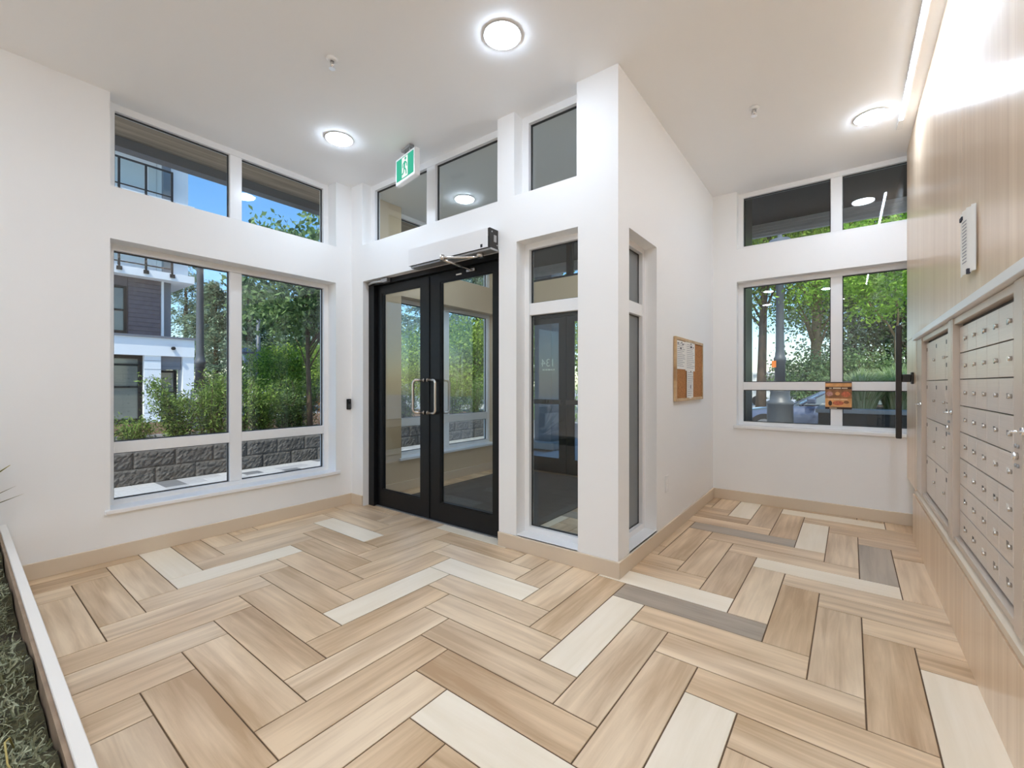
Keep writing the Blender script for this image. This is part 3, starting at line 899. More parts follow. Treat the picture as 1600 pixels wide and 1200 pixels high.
# curled paper sign on the wood wall
ps = empty('paper_sign', (0.40, 2.58, 1.655), 'narrow white paper sign curling off the upper wood wall', 'sign')
pm = MB()
prof = [(0.412, 2.488), (0.404, 2.52), (0.396, 2.56), (0.392, 2.61), (0.396, 2.668)]
for (a, b) in zip(prof[:-1], prof[1:]):
    for off in (0.0, 0.0012):
        pm.face([(a[0] + off, a[1], 1.652), (b[0] + off, b[1], 1.655), (b[0] + off, b[1], 1.922), (a[0] + off, a[1], 1.915)])
pm.build('sheet', M['paper'], ps)
pk = MB()
for z in [1.70 + 0.014 * i for i in range(13)]: pk.face([(0.3955, 2.55, z), (0.3915, 2.605, z), (0.3915, 2.605, z + 0.004), (0.3955, 2.55, z + 0.004)])
pk.build('text_lines', M['ink'], ps)
boxo('clip', (0.388, 2.60, 1.885, 0.3935, 2.64, 1.90), M['ink_dark'], ps)
boxo('clip', (0.394, 2.53, 1.648, 0.404, 2.55, 1.668), M['ink_dark'], ps)

# ------------------------------------------------------------------ mailboxes
XD = 0.445
def mailbox(yN, yF, label, parcels=False, zb=0.4626, zt=1.4755):
    """one recessed unit between yN (near the camera) and yF (far): frame round the edge, doors set back"""
    r = empty('mailbox_unit', (0.445, (yN + yF) / 2, 0.428), label, 'mailbox', 'banks of mailboxes in the wood wall')
    fw = 0.085
    f = MB()
    f.box(0.420, yN, 0.43, 0.47, yN + fw, 1.52)
    f.box(0.420, yF - 0.028, 0.43, 0.47, yF, 1.52)
    f.box(0.426, yN + fw, 1.49, 0.47, yF - 0.028, 1.52)
    f.box(0.426, yN + fw, 0.43, 0.47, yF - 0.028, 0.455)
    f.build('frame', M['mail_frame'], r, bevel=0.0015)
    boxo('back_plate', (XD + 0.012, yN + fw, 0.455, XD + 0.02, yF - 0.028, 1.49), M['mail_dark'], r)
    MB().box(0.424, yN + fw, 0.456, 0.428, yN + fw + 0.008, 1.489).build('piano_hinge', M['mail_dark'], r)
    lk = MB()
    zl = 0.98
    lk.cyl((0.420, yN + 0.045, zl), (0.408, yN + 0.045, zl), 0.011, 12)
    lk.build('frame_lock', M['chrome'], r)
    for dz in (-0.03, 0.03):
        for dy in (-0.012, 0.012): MB().cyl((0.420, yN + 0.045 + dy, zl + dz), (0.416, yN + 0.045 + dy, zl + dz), 0.006, 8).build('frame_screw', M['grey_metal'], r)
    MB().tube([(0.421, yF - 0.014, 1.06), (0.39, yF - 0.014, 1.058)], 0.004, 8).cyl((0.422, yF - 0.014, 1.06), (0.412, yF - 0.014, 1.06), 0.012, 12).build('key_in_lock', M['chrome'], r)
    y0, y1 = yN + 0.04, yF - 0.03
    g = 0.0022
    rr = random.Random(int(yF * 100))
    def dr(a, b, c, d, lockside, lab, big=False):
        dd = MB().box(XD, a + g, c + g, XD + 0.010, b - g, d - g).build('mailbox_door', M['mail_metal'], r, bevel=0.0012)
        zc = (c + d) / 2
        yl = (a + 0.018) if lockside else (a + b) / 2
        MB().cyl((XD, yl, zc), (XD - 0.010, yl, zc), 0.0078, 12).build('lock', M['steel'], dd)
        if lab == 'big':
            MB().box(XD - 0.001, b - 0.045, d - 0.055, XD, b - 0.022, d - 0.032).build('number_plate', M['label_black'], dd)
        else:
            MB().box(XD - 0.001, yl + 0.032, zc - 0.009, XD, yl + 0.056, zc + 0.009).build('number_plate', lab, dd)
    if parcels:
        cols = [y0, y0 + (y1 - y0) * 0.30, y0 + (y1 - y0) * 0.63, y1]
        h4 = (zt - zb) / 4
        for ci in range(3):
            for ri in range(4):
                z0, z1 = zb + ri * h4, zb + (ri + 1) * h4
                if ci == 0 and ri >= 2:
                    dr(cols[0], cols[1], z0, (z0 + z1) / 2, True, 'big'); dr(cols[0], cols[1], (z0 + z1) / 2, z1, True, 'big')
                else:
                    dr(cols[ci], cols[ci + 1], z0, z1, True, 'big')
    else:
        n = 6
        w = (y1 - y0) / n
        hh = (zt - zb) / 8
        for ci in range(n):
            for ri in range(8):
                lab = M['label_black'] if (ci == n - 1 or rr.random() < 0.15) else M['label_grey'] if rr.random() < 0.75 else M['paper']
                dr(y0 + ci * w, y0 + (ci + 1) * w, zb + ri * hh, zb + (ri + 1) * hh, True, lab)
    # horizontal mullions between rows
    return r
mailbox(1.955, 3.045, 'near bank of small mailbox doors in six columns with round locks')
mailbox(3.055, 4.14, 'far bank of larger parcel lockers next to the window', parcels=True)
mailbox(0.865, 1.948, 'nearest bank of small mailbox doors at the right edge of the photo')
struct(boxo('trim_5', (0.421, 4.14, 0.43, 0.47, 4.36, 1.52), M['mail_frame'], bevel=0.002))
struct(boxo('trim_6', (0.421, 0.60, 0.43, 0.47, 0.862, 1.52), M['mail_frame'], bevel=0.002))

# ------------------------------------------------------------------ moss planter
pl = empty('planter_box', (-2.6, -0.25, 0), 'long low white planter box filled with moss along the left', 'planter')
M['planter_white'] = mat('planter_white', (0.84, 0.80, 0.74, 1), 0.4)
M['planter_wood'] = mat('planter_wood', lin(150, 128, 106), 0.7, var=0.2, scale=14)
M['soil'] = mat('soil', lin(58, 50, 36), 0.95, var=0.4, scale=30, bump=0.5, bscale=60)
def skew(x): return 0.2645 - (x + 3.97) * 0.0176       # front edge is not quite square to the wall
X0p, X1p = -3.95, -1.12
def plank(x0, x1, ya, yb, z0, z1): return [(x0, skew(x0) + ya, z0), (x1, skew(x1) + ya, z0), (x1, skew(x1) + yb, z0), (x0, skew(x0) + yb, z0)]
MB().prism(plank(X0p, X1p, -0.030, 0.0, 0.0, 0), (0, 0, 0.37)).build('front_board', M['planter_white'], pl, bevel=0.002)
MB().prism(plank(X0p, X1p - 0.03, -0.040, -0.0305, 0.02, 0), (0, 0, 0.34)).build('inner_liner', M['planter_wood'], pl)
MB().prism(plank(X0p, X1p, -0.96, -0.93, 0.0, 0), (0, 0, 0.37)).build('back_board', M['planter_white'], pl, bevel=0.002)
MB().prism(plank(X1p - 0.03, X1p, -0.93, -0.030, 0.0, 0), (0, 0, 0.37)).build('end_board', M['planter_white'], pl, bevel=0.002)
MB().prism(plank(X0p, X1p - 0.031, -0.929, -0.041, 0.02, 0), (0, 0, 0.255)).build('soil', M['soil'], pl)

M['moss'] = leaf_mat('moss', lin(104, 106, 74), lin(186, 190, 160), 0.15, 5.0)
M['moss_bed'] = mat('moss_bed', lin(66, 62, 40), 0.95, var=0.5, scale=24, bump=0.6, bscale=90)
def moss_field():
    vs, fs = [], []
    def height(x, y):
        return 0.322 + 0.022 * math.sin(x * 9 + 1.3 * math.sin(y * 7)) + 0.018 * math.sin(y * 13 + x * 4) + 0.012 * math.sin(x * 23 - y * 17)
    # lumpy bed
    nx, ny = 110, 36
    for i in range(nx + 1):
        for j in range(ny + 1):
            x = X0p + 0.002 + (X1p - 0.034 - X0p) * i / nx; y = -0.66 + (skew(x) - 0.045 + 0.66) * j / ny
            vs.append((x, y, height(x, y) - 0.012))
    for i in range(nx):
        for j in range(ny):
            a = i * (ny + 1) + j
            fs.append((a, a + ny + 1, a + ny + 2, a + 1))
    nbed = len(fs)
    r2 = np.random.default_rng(3)
    n = 22000
    xs = X0p + 0.02 + (X1p - 0.08 - X0p) * r2.random(n)
    yy = r2.random(n)
    for k in range(n):
        x = xs[k]; y = -0.62 + (skew(x) - 0.062 + 0.62) * yy[k]
        z = height(x, y) - 0.012
        d = r2.normal(size=3); d[2] = abs(d[2]) * 0.9 + 0.25; d /= np.linalg.norm(d)
        L = r2.uniform(0.022, 0.052); w = r2.uniform(0.0016, 0.0036)
        p = np.array([x, y, z]); s = np.cross(d, r2.normal(size=3)); s /= np.linalg.norm(s) + 1e-9
        b = len(vs); seg = 4
        for q in range(seg + 1):
            ww = w * (1 - 0.6 * q / seg)
            vs.append(tuple(p - s * ww)); vs.append(tuple(p + s * ww))
            d = d + r2.normal(size=3) * 0.45; d[2] -= 0.12; d /= np.linalg.norm(d)
            p = p + d * L / seg
            p[1] = min(p[1], skew(x) - 0.05)
        for q in range(seg): fs.append((b + 2 * q, b + 2 * q + 1, b + 2 * q + 3, b + 2 * q + 2))
    me = bpy.data.meshes.new('moss'); me.from_pydata(vs, [], fs); me.materials.append(M['moss']); me.materials.append(M['moss_bed'])
    me.polygons.foreach_set('material_index', [1] * nbed + [0] * (len(fs) - nbed))
    o = bpy.data.objects.new('moss', me); C.objects.link(o)
    tag(o, 'grey-green curly moss filling the white planter box', 'moss', kind='stuff')
moss_field()
# scrap of white paper caught in the moss
sp = MB()
r3 = random.Random(5)
gx, gy = 6, 4
base = [[(-1.77 + 0.013 * i + r3.uniform(-.003, .003), 0.06 + 0.014 * j + r3.uniform(-.003, .003), 0.335 + r3.uniform(0, 0.016)) for j in range(gy)] for i in range(gx)]
for i in range(gx - 1):
    for j in range(gy - 1): sp.face([base[i][j], base[i + 1][j], base[i + 1][j + 1], base[i][j + 1]])
tag(sp.build('paper_scrap', M['paper'], org=(-1.74, 0.08, 0.33)), 'crumpled scrap of white paper lying on the moss', 'paper scrap')
st = MB().tube([(-1.62, 0.12, 0.31), (-1.58, 0.11, 0.36), (-1.54, 0.10, 0.375), (-1.47, 0.10, 0.36), (-1.44, 0.12, 0.32)], 0.002, 6).build('dry_grass_stem', mat('straw', lin(176, 160, 96), 0.7), org=(-1.55, 0.1, 0.31))
tag(st, 'thin pale dry grass stem arching over the moss', 'grass stem')
# yucca at the far end of the planter
yu = empty('yucca', (-3.62, -0.10, 0.27), 'spiky yucca with yellow-edged leaves at the left edge of the photo', 'plant')
M['yucca_leaf'] = leaf_mat('yucca_leaf', lin(54, 62, 34), lin(116, 112, 60), 0.15, 9.0)
M['yucca_edge'] = mat('yucca_edge', lin(196, 180, 110), 0.55)
ry = random.Random(21)
for i in range(30):
    az = 2 * PI * i * 0.381966; el = math.radians(ry.uniform(28, 82)); L = ry.uniform(0.42, 0.6)
    d = Vector((math.cos(az) * math.cos(el), math.sin(az) * math.cos(el), math.sin(el)))
    s = Vector((-math.sin(az), math.cos(az), 0)); n_ = d.cross(s)
    b0 = Vector((-3.62, -0.10, 0.36 + 0.12 * math.sin(el)))
    lb = MB(); le = MB()
    seg = 5; pv = None
    for q in range(seg + 1):
        t = q / seg
        p = b0 + d * L * t - Vector((0, 0, 0.05 * t * t * math.cos(el)))
        if p.x < -3.94: p.x = -3.94
        w = 0.022 * (1 - t) ** 0.7 * (0.6 + 0.8 * min(1, t * 4)) + 0.0004
        cur = (p - s * w, p - n_ * w * 0.35, p + s * w)
        if pv:
            lb.face([pv[0], pv[1], cur[1], cur[0]]); lb.face([pv[1], pv[2], cur[2], cur[1]])
            for e, sg in ((0, -1), (2, 1)):
                le.face([pv[e], pv[e] + s * sg * 0.003, cur[e] + s * sg * 0.003, cur[e]])
        pv = cur
    lo = lb.build('leaf', M['yucca_leaf'], yu)
    le.build('leaf_edge', M['yucca_edge'], lo)
MB().cyl((-3.62, -0.10, 0.27), (-3.62, -0.10, 0.44), 0.035, 10).build('stem', M['planter_wood'], yu)
#EXTERIOR#
# ------------------------------------------------------------------ outdoors: ground, overhangs
M['pavement'] = mat('pavement', lin(172, 174, 176), 0.85, var=0.12, scale=0.8, bump=0.1, bscale=40)
M['asphalt'] = mat('asphalt', lin(118, 120, 124), 0.9, var=0.15, scale=2.0, bump=0.2, bscale=80)
M['paver'] = [mat('paver_light', lin(166, 168, 172), 0.8, var=0.08, scale=20), mat('paver_mid', lin(150, 152, 157), 0.8, var=0.08, scale=20), mat('paver_dark', lin(98, 101, 106), 0.8, var=0.1, scale=20)]
M['block'] = mat('block', lin(92, 91, 90), 0.95, var=0.35, scale=14, bump=0.7, bscale=70)
M['mulch'] = mat('mulch', lin(96, 72, 50), 0.95, var=0.4, scale=18, bump=0.6, bscale=50)
M['soffit_wood'] = wood_mat('soffit_wood', lin(158, 138, 116), lin(198, 178, 152), grain=(20, 1.5, 20), rough=0.6, per_object=False)
M['soffit_dark'] = mat('soffit_dark', lin(56, 48, 42), 0.7)
M['fascia'] = mat('fascia', lin(112, 116, 124), 0.5)
M['concrete'] = mat('concrete', lin(150, 152, 152), 0.85, var=0.1, scale=5)
M['dark_concrete'] = mat('dark_concrete', lin(40, 38, 36), 0.7, var=0.12, scale=6)
M['lamp_paint'] = mat('lamp_paint', lin(84, 91, 98), 0.45, 0.0)
M['bark'] = mat('bark', lin(92, 76, 60), 0.95, var=0.3, scale=8, bump=0.7, bscale=20, stretch=(3, 3, 0.6))
M['bark_light'] = mat('bark_light', lin(140, 118, 84), 0.9, var=0.25, scale=10, bump=0.4, bscale=30)
M['white_clad'] = mat('white_clad', lin(232, 236, 240), 0.6)
M['brick_dark'] = mat('brick_dark', lin(96, 92, 100), 0.85, var=0.15, scale=6)

struct(boxo('ground', (-90, -30, -0.4, 60, 90, -0.17), M['pavement']))
struct(boxo('ground_street', (-60, 11.2, -0.17, 60, 17.0, -0.155), M['asphalt']))
path = struct(boxo('ground_path', (-7.0, -4, -0.17, -4.22, 9.0, -0.062), M['concrete']))
struct(boxo('ground_porch', (-4.22, 5.2, -0.17, 2.5, 10.4, -0.02), M['pavement']))
pvm = [None] * 3
for i in range(3):
    pvm[i] = MB().box(-0.111, -0.111, -0.012, 0.111, 0.111, 0.012).mesh('paver', (0, 0, 0), M['paver'][i], bevel=0.004)
rp = random.Random(4)
for i in range(6):
    for j in range(26):
        o = bpy.data.objects.new('paver', pvm[rp.choices((0, 1, 2), (6, 3, 1))[0]])
        o.location = (-6.83 + 0.2255 * i, 0.45 + 0.2255 * j, -0.052)
        C.objects.link(o); o.parent = path
# overhangs of this building
struct(MB().box(-4.92, -3.4, 3.30, -4.22, 5.2, 3.34).build('roof_soffit_left', M['soffit_wood']))
struct(MB().box(-5.02, -3.4, 3.215, -4.90, 7.0, 3.40).build('roof_fascia_left', M['fascia']))
struct(MB().box(-4.90, 5.2, 3.37, 2.6, 6.80, 3.41).build('roof_soffit_front', M['soffit_dark']))
ff = MB().box(-4.90, 6.80, 3.20, 2.6, 6.86, 3.42)
for z in (3.235, 3.275, 3.315): ff.box(-4.90, 6.785, z, 2.6, 6.80, z + 0.016)
struct(ff.build('roof_fascia_front', mat('fascia_light', lin(176, 178, 182), 0.5)))
struct(boxo('roof_slab', (-5.0, -3.4, 3.42, 2.6, 6.85, 3.6), M['soffit_dark']))
struct(boxo('wall_fin', (-1.02, 5.2, -0.1, -0.838, 5.62, 3.37), M['bronze']))
# retaining wall of split-faced blocks
rw = empty('retaining_wall', (-7.1, 4.0, -0.06), 'low grey retaining wall of rough stone blocks outside the left window', 'stone wall')
def block_mesh(seed, ln):
    r_ = random.Random(seed)
    nx, nz = 16, 8
    v, f = [], []
    for i in range(nx + 1):
        for j in range(nz + 1):
            e = 0.0 if i in (0, nx) or j in (0, nz) else 1.0
            v.append(((0.006 + r_.uniform(0, 0.013)) * e, -ln / 2 + ln * i / nx, 0.205 * j / nz))
    for i in range(nx):
        for j in range(nz):
            a = i * (nz + 1) + j
            f.append((a, a + nz + 1, a + nz + 2, a + 1))
    b = len(v)
    for (i, j) in ((0, 0), (nx, 0), (nx, nz), (0, nz)):
        q = v[i * (nz + 1) + j]; v.append((-0.22, q[1], q[2]))
    cs_ = [0, nx * (nz + 1), nx * (nz + 1) + nz, nz]
    rim = [[i * (nz + 1) for i in range(nx + 1)], [nx * (nz + 1) + j for j in range(nz + 1)], [i * (nz + 1) + nz for i in range(nx, -1, -1)], [j for j in range(nz, -1, -1)]]
    for k in range(4): f.append(tuple(reversed(rim[k])) + (b + k, b + (k + 1) % 4))
    f.append((b, b + 3, b + 2, b + 1))
    me = bpy.data.meshes.new('block'); me.from_pydata(v, [], f); me.materials.append(M['block'])
    return me
bms = [block_mesh(s, 0.425) for s in range(5)]
for r_ in range(2):
    for j in range(20):
        o = bpy.data.objects.new('block', rp.choice(bms))
        o.location = (0.12 + rp.uniform(-0.006, 0.006) - 0.008 * r_, -4.0 + 0.2 + 0.431 * j + 0.215 * r_, 0.207 * r_)
        o.rotation_euler = (0, 0, rp.uniform(-0.012, 0.012))
        C.objects.link(o); o.parent = rw
struct(MB().box(-13.0, -1.0, -0.17, -7.22, 10.5, 0.30).build('ground_bed', M['mulch']))
ed = MB().tube([(-8.9, 0.5, 0.33), (-8.6, 1.6, 0.36), (-8.5, 2.4, 0.36), (-8.9, 3.2, 0.33)], 0.06, 8).build('bed_log', mat('grey_log', lin(120, 122, 126), 0.8, var=0.2, scale=12), org=(-8.6, 1.8, 0.3))
tag(ed, 'grey weathered log edging the planting bed behind the stone wall', 'log')

# ------------------------------------------------------------------ plants
LM = {
    'shrub': leaf_mat('shrub_leaf', lin(62, 92, 44), lin(152, 182, 88), 0.4, 3.0),
    'tree': leaf_mat('tree_leaf', lin(58, 86, 60), lin(140, 170, 108), 0.4, 1.6),
    'conifer': leaf_mat('conifer_leaf', lin(76, 98, 78), lin(146, 168, 136), 0.25, 0.5),
    'maple': leaf_mat('maple_leaf', lin(72, 108, 34), lin(170, 196, 78), 0.45, 0.6),
    'bright': leaf_mat('bright_leaf', lin(84, 134, 30), lin(168, 212, 78), 0.45, 1.4),
    'dark': leaf_mat('dark_leaf', lin(34, 50, 28), lin(86, 108, 58), 0.2, 0.8),
    'grass': leaf_mat('grass_leaf', lin(130, 164, 84), lin(228, 238, 206), 0.45, 2.0),
    'rust': leaf_mat('rust_leaf', lin(150, 96, 40), lin(210, 160, 70), 0.4, 3.0),
}
def leaves(name, cen, dirs, size, ratio, m, parent):
    n = len(cen)
    org = np.array(ORG[parent.name])
    cen = np.asarray(cen) - org
    d = np.asarray(dirs, float); d /= np.linalg.norm(d, axis=1, keepdims=True) + 1e-9
    s = np.cross(d, rng.normal(size=(n, 3))); s /= np.linalg.norm(s, axis=1, keepdims=True) + 1e-9
    nn = np.cross(d, s)
    L = np.asarray(size).reshape(-1, 1) * np.ones((n, 1))
    v = np.empty((n, 4, 3))
    v[:, 0] = cen
    v[:, 1] = cen + d * L * 0.5 + s * L * ratio / 2 + nn * L * 0.08
    v[:, 2] = cen + d * L
    v[:, 3] = cen + d * L * 0.5 - s * L * ratio / 2 + nn * L * 0.08
    me = bpy.data.meshes.new(name)
    me.vertices.add(4 * n); me.vertices.foreach_set('co', v.reshape(-1))
    me.loops.add(4 * n); me.loops.foreach_set('vertex_index', np.arange(4 * n, dtype=np.int32))
    me.polygons.add(n); me.polygons.foreach_set('loop_start', np.arange(0, 4 * n, 4, dtype=np.int32))
    try: me.polygons.foreach_set('loop_total', np.full(n, 4, dtype=np.int32))
    except Exception: pass
    me.update(calc_edges=True)
    me.materials.append(m)
    o = bpy.data.objects.new(name, me); C.objects.link(o); o.parent = parent
    ORG[o.name] = ORG[parent.name]
    o['kind'] = 'stuff'
    return o
def unit(n):
    d = rng.normal(size=(n, 3)); return d / np.linalg.norm(d, axis=1, keepdims=True)

def tree(x, y, z0, top, crown_z0, rad, n, lsize, lm, label, trunk_r=0.1, lean=(0, 0), bark='bark', name='tree', group=None, clusters=70, cat='tree', ratio=0.6, cz=None):
    t = empty(name, (x, y, z0), label, cat, group)
    H = top - z0
    ax = lambda q: Vector((x + lean[0] * q, y + lean[1] * q, z0 + H * q))
    tr = MB().tube([ax(q) for q in (0, 0.15, 0.35, 0.55, 0.8)], [trunk_r * 1.25, trunk_r, trunk_r * 0.8, trunk_r * 0.55, trunk_r * 0.15], 10)
    to = tr.build('trunk', M[bark], t)
    cc = np.array(ax((crown_z0 + (top - crown_z0) * 0.5 - z0) / H)); hz = (top - crown_z0) / 2
    cl = unit(clusters) * (0.35 + 0.65 * rng.random((clusters, 1)) ** 0.6)
    cl = cc + cl * np.array([rad, rad, hz]) * 0.86
    br = MB()
    for k in range(min(clusters, 16)):
        p = cl[k]; q = max(0.12, min(0.7, (p[2] - z0) / H * 0.6))
        a = ax(q); e = Vector(p); mid = a.lerp(e, 0.5) + Vector((0, 0, 0.06 * H * 0.3))
        br.tube([a, mid, e], [trunk_r * 0.32, trunk_r * 0.2, trunk_r * 0.06], 6)
    br.build('branches', M[bark], t)
    idx = rng.integers(0, clusters, n)
    sig = rad * 0.20
    off = rng.normal(size=(n, 3)) * np.array([sig, sig, sig * 0.6])
    d = unit(n); d[:, 2] -= 0.35
    leaves('foliage', cl[idx] + off, d, lsize * rng.uniform(0.6, 1.25, n), ratio, lm, t)
    return t

def conifer(x, y, z0, top, rad, n, label, lm='conifer', lsize=0.28, group='conifers beyond the lawn'):
    t = empty('conifer', (x, y, z0), label, 'tree', group)
    MB().tube([(x, y, z0), (x, y, z0 + (top - z0) * 0.6), (x, y, top)], [0.22, 0.13, 0.02], 8).build('trunk', M['bark'], t)
    nb = 110
    bz = rng.random(nb) ** 0.8; ba = rng.random(nb) * 2 * PI
    br = rad * (1 - bz) ** 0.75 * rng.uniform(0.7, 1.1, nb) + 0.15
    k = rng.integers(0, nb, n); q = rng.random(n) ** 0.65
    zz = z0 + 0.06 * (top - z0) + bz[k] * (top - z0) * 0.94 + q * br[k] * 0.12 - (q * br[k]) ** 2 * 0.10
    wob = rng.normal(size=(n, 3)) * np.array([0.18, 0.18, 0.16]) * (0.3 + rad * 0.18)
    cen = np.stack([x + np.cos(ba[k]) * q * br[k], y + np.sin(ba[k]) * q * br[k], zz], 1) + wob
    d = np.stack([np.cos(ba[k]), np.sin(ba[k]), np.full(n, -0.25)], 1) + rng.normal(size=(n, 3)) * 0.5
    leaves('foliage', cen, d, lsize * rng.uniform(0.6, 1.2, n), 0.32, LM[lm], t)

def shrub(x, y, z0, h, r, n, label, lm='shrub', lsize=0.066, group=None, ratio=0.26, name='shrub'):
    t = empty(name, (x, y, z0), label, 'shrub', group)
    ns = 14
    ends = []
    sm = MB()
    for i in range(ns):
        a = rng.random() * 2 * PI; rr_ = r * math.sqrt(rng.random())
        e = Vector((x + math.cos(a) * rr_, y + math.sin(a) * rr_, z0 + h * rng.uniform(0.62, 1.0)))
        b = Vector((x + math.cos(a) * 0.08, y + math.sin(a) * 0.08, z0 - 0.02))
        m_ = b.lerp(e, 0.5) - Vector((math.cos(a), math.sin(a), 0)) * rr_ * 0.2
        sm.tube([b, m_, e], [0.008, 0.006, 0.002], 5); ends.append((b, m_, e))
    sm.build('stems', M['bark'], t)
    k = rng.integers(0, ns, n); q = rng.random(n) ** 0.7
    B = np.array([[tuple(p) for p in e] for e in ends])
    p = B[k, 0] * ((1 - q) ** 2)[:, None] + B[k, 1] * (2 * q * (1 - q))[:, None] + B[k, 2] * (q ** 2)[:, None]
    p += rng.normal(size=(n, 3)) * np.array([0.07, 0.07, 0.04]) * (0.5 + r)
    d = unit(n); d[:, 2] += 0.35
    leaves('foliage', p, d, lsize * rng.uniform(0.6, 1.25, n), ratio, LM[lm], t)

# shrubs in the bed behind the stone wall
SH = [(-8.3, 1.75, 0.42, 0.30, 900, 'small bright shrub at the left end of the bed outside the window', 'shrub'),
      (-8.0, 2.28, 1.0, 0.42, 2600, 'feathery shrub in front of the white pier of the neighbouring building', 'shrub'),
      (-7.75, 2.55, 1.12, 0.36, 2600, 'upright feathery shrub left of the lamp post outside', 'shrub'),
      (-7.6, 2.9, 1.02, 0.40, 2600, 'shrub at the foot of the lamp post outside the left window', 'shrub'),
      (-7.7, 3.25, 1.0, 0.40, 2400, 'shrub behind the white mullion of the left window', 'shrub'),
      (-7.9, 3.75, 0.95, 0.42, 2400, 'low dense shrub left of the young tree outside', 'tree'),
      (-8.0, 4.15, 1.05, 0.42, 2400, 'green shrub around the trunk of the young tree outside', 'shrub'),
      (-7.7, 4.45, 0.72, 0.25, 900, 'rust coloured shrub beside the young tree outside', 'rust'),
      (-8.0, 4.9, 0.95, 0.45, 2200, 'shrub right of the young tree outside', 'shrub'),
      (-8.1, 5.7, 1.0, 0.5, 2200, 'shrub outside the vestibule window, left one', 'shrub'),
      (-8.1, 6.6, 1.1, 0.5, 2400, 'shrub seen through the left door leaf', 'shrub'),
      (-8.0, 7.4, 1.1, 0.5, 2400, 'shrub seen behind the door handles', 'shrub'),
      (-8.1, 8.2, 1.15, 0.5, 2400, 'shrub seen through the right door leaf', 'shrub'),
      (-8.2, 9.0, 1.1, 0.5, 2400, 'shrub at the right end of the vestibule window view', 'shrub')]
for (x, y, h_, r_, n, lb, lm) in SH: shrub(x, y, 0.29, h_, r_, int(n * 1.35), lb, lm, group='shrubs in the bed along the stone wall')
tree(-7.75, 4.15, 0.28, 4.35, 1.75, 1.25, 8500, 0.105, LM['tree'], 'young broad-leaved tree with a thin trunk outside the right pane', 0.045, (0.05, -0.15), 'bark', 'young_tree', clusters=60, ratio=0.55)
shrub(-6.9, 10.2, -0.17, 1.3, 0.6, 1800, 'left bush beyond the outer glass door', 'bright', group='bushes beyond the outer door')
shrub(-6.0, 10.5, -0.17, 1.35, 0.6, 1800, 'middle bush beyond the outer glass door', 'bright', group='bushes beyond the outer door')
shrub(-5.1, 10.7, -0.17, 1.3, 0.6, 1800, 'right bush beyond the outer glass door', 'bright', group='bushes beyond the outer door')
kb = MB().box(-8.2, 9.3, -0.17, -3.2, 9.5, 0.26).build('low_kerb_wall', M['concrete'], org=(-5.7, 9.4, -0.17), bevel=0.01)
tag(kb, 'low pale concrete kerb wall beyond the outer glass door', 'kerb')
cp = empty('porch_column', (-4.575, 7.2, -0.02), 'grey square porch column on a plinth seen through the outer glass door', 'column')
MB().box(-4.77, 7.0, 0.12, -4.38, 7.4, 3.37).build('shaft', M['fascia'], cp, bevel=0.01)
MB().box(-4.92, 6.85, -0.02, -4.23, 7.55, 0.12).build('plinth', M['concrete'], cp, bevel=0.015)

# trees in the distance
for (x, y, top, r_, lb) in ((-46.0, 13.4, 13.0, 3.6, 'conifer with layered boughs right behind the neighbouring building'),
                           (-37.5, 12.8, 8.6, 2.8, 'shorter conifer left of the lamp post outside'),
                           (-36.0, 14.4, 9.0, 3.0, 'dense conifer just right of the lamp post outside'),
                           (-42.0, 16.8, 10.4, 3.4, 'grey-green conifer behind the mullion of the left window'),
                           (-35.0, 16.4, 8.0, 3.0, 'conifer behind the small far street lamp'),
                           (-32.0, 17.4, 8.4, 3.2, 'conifer behind the crown of the young tree'),
                           (-31.0, 20.0, 9.0, 3.4, 'conifer hidden mostly by the young tree'),
                           (-25.5, 18.6, 9.5, 3.2, 'tall conifer seen through the left door leaf'),
                           (-22.5, 20.5, 9.0, 3.0, 'tall conifer seen behind the door handles'),
                           (-20.5, 23.0, 9.5, 3.2, 'tall conifer seen through the right door leaf'),
                           (-17.5, 25.0, 9.5, 3.2, 'tall conifer at the right of the right door leaf')):
    conifer(x, y, -0.17, top, r_ * 1.25, 15000, lb)
for (x, y, top, r_, lb) in ((-24.0, 11.6, 3.6, 2.0, 'round bush under the small far street lamp'),
                           (-22.0, 13.2, 3.8, 2.2, 'leafy bush behind the trunk of the young tree'),
                           (-15.0, 13.8, 4.2, 2.0, 'bright leafy tree seen low through the left door leaf'),
                           (-13.6, 15.2, 4.6, 2.2, 'bright leafy tree seen low through the right door leaf'),
                           (-12.6, 18.0, 7.0, 3.0, 'leafy tree beyond the outer glass door'),
                           (-9.5, 19.0, 7.5, 3.2, 'leafy tree right of the outer glass door view')):
    tree(x, y, -0.17, top, 0.2, r_, 11000, 0.14, LM['maple'], lb, 0.1, name='leafy_tree', group='leafy trees across the lawn')
# trees beyond the far window
tree(-2.45, 18.2, -0.17, 11.0, 3.2, 3.4, 24000, 0.125, LM['maple'], 'tall tree with a dark leaning trunk at the left of the far window', 0.15, (0.25, 0.1), 'bark', 'street_tree', 'trees across the street', 90)
tree(-0.95, 20.5, -0.17, 12.0, 3.0, 3.6, 24000, 0.125, LM['maple'], 'tree with a sunlit brown trunk in the middle of the far window', 0.19, (0.3, 0), 'bark_light', 'street_tree', 'trees across the street', 90)
tree(2.0, 21.5, -0.17, 11.0, 0.6, 3.4, 20000, 0.14, LM['dark'], 'dark shady tree behind the grass planter', 0.25, (0, 0), 'bark', 'street_tree', 'trees across the street', 90)
tree(-6.2, 24.0, -0.17, 12.0, 2.4, 4.0, 14000, 0.17, LM['maple'], 'far leafy tree at the left edge of the far window', 0.25, (0, 0), 'bark', 'street_tree', 'trees across the street', 80)
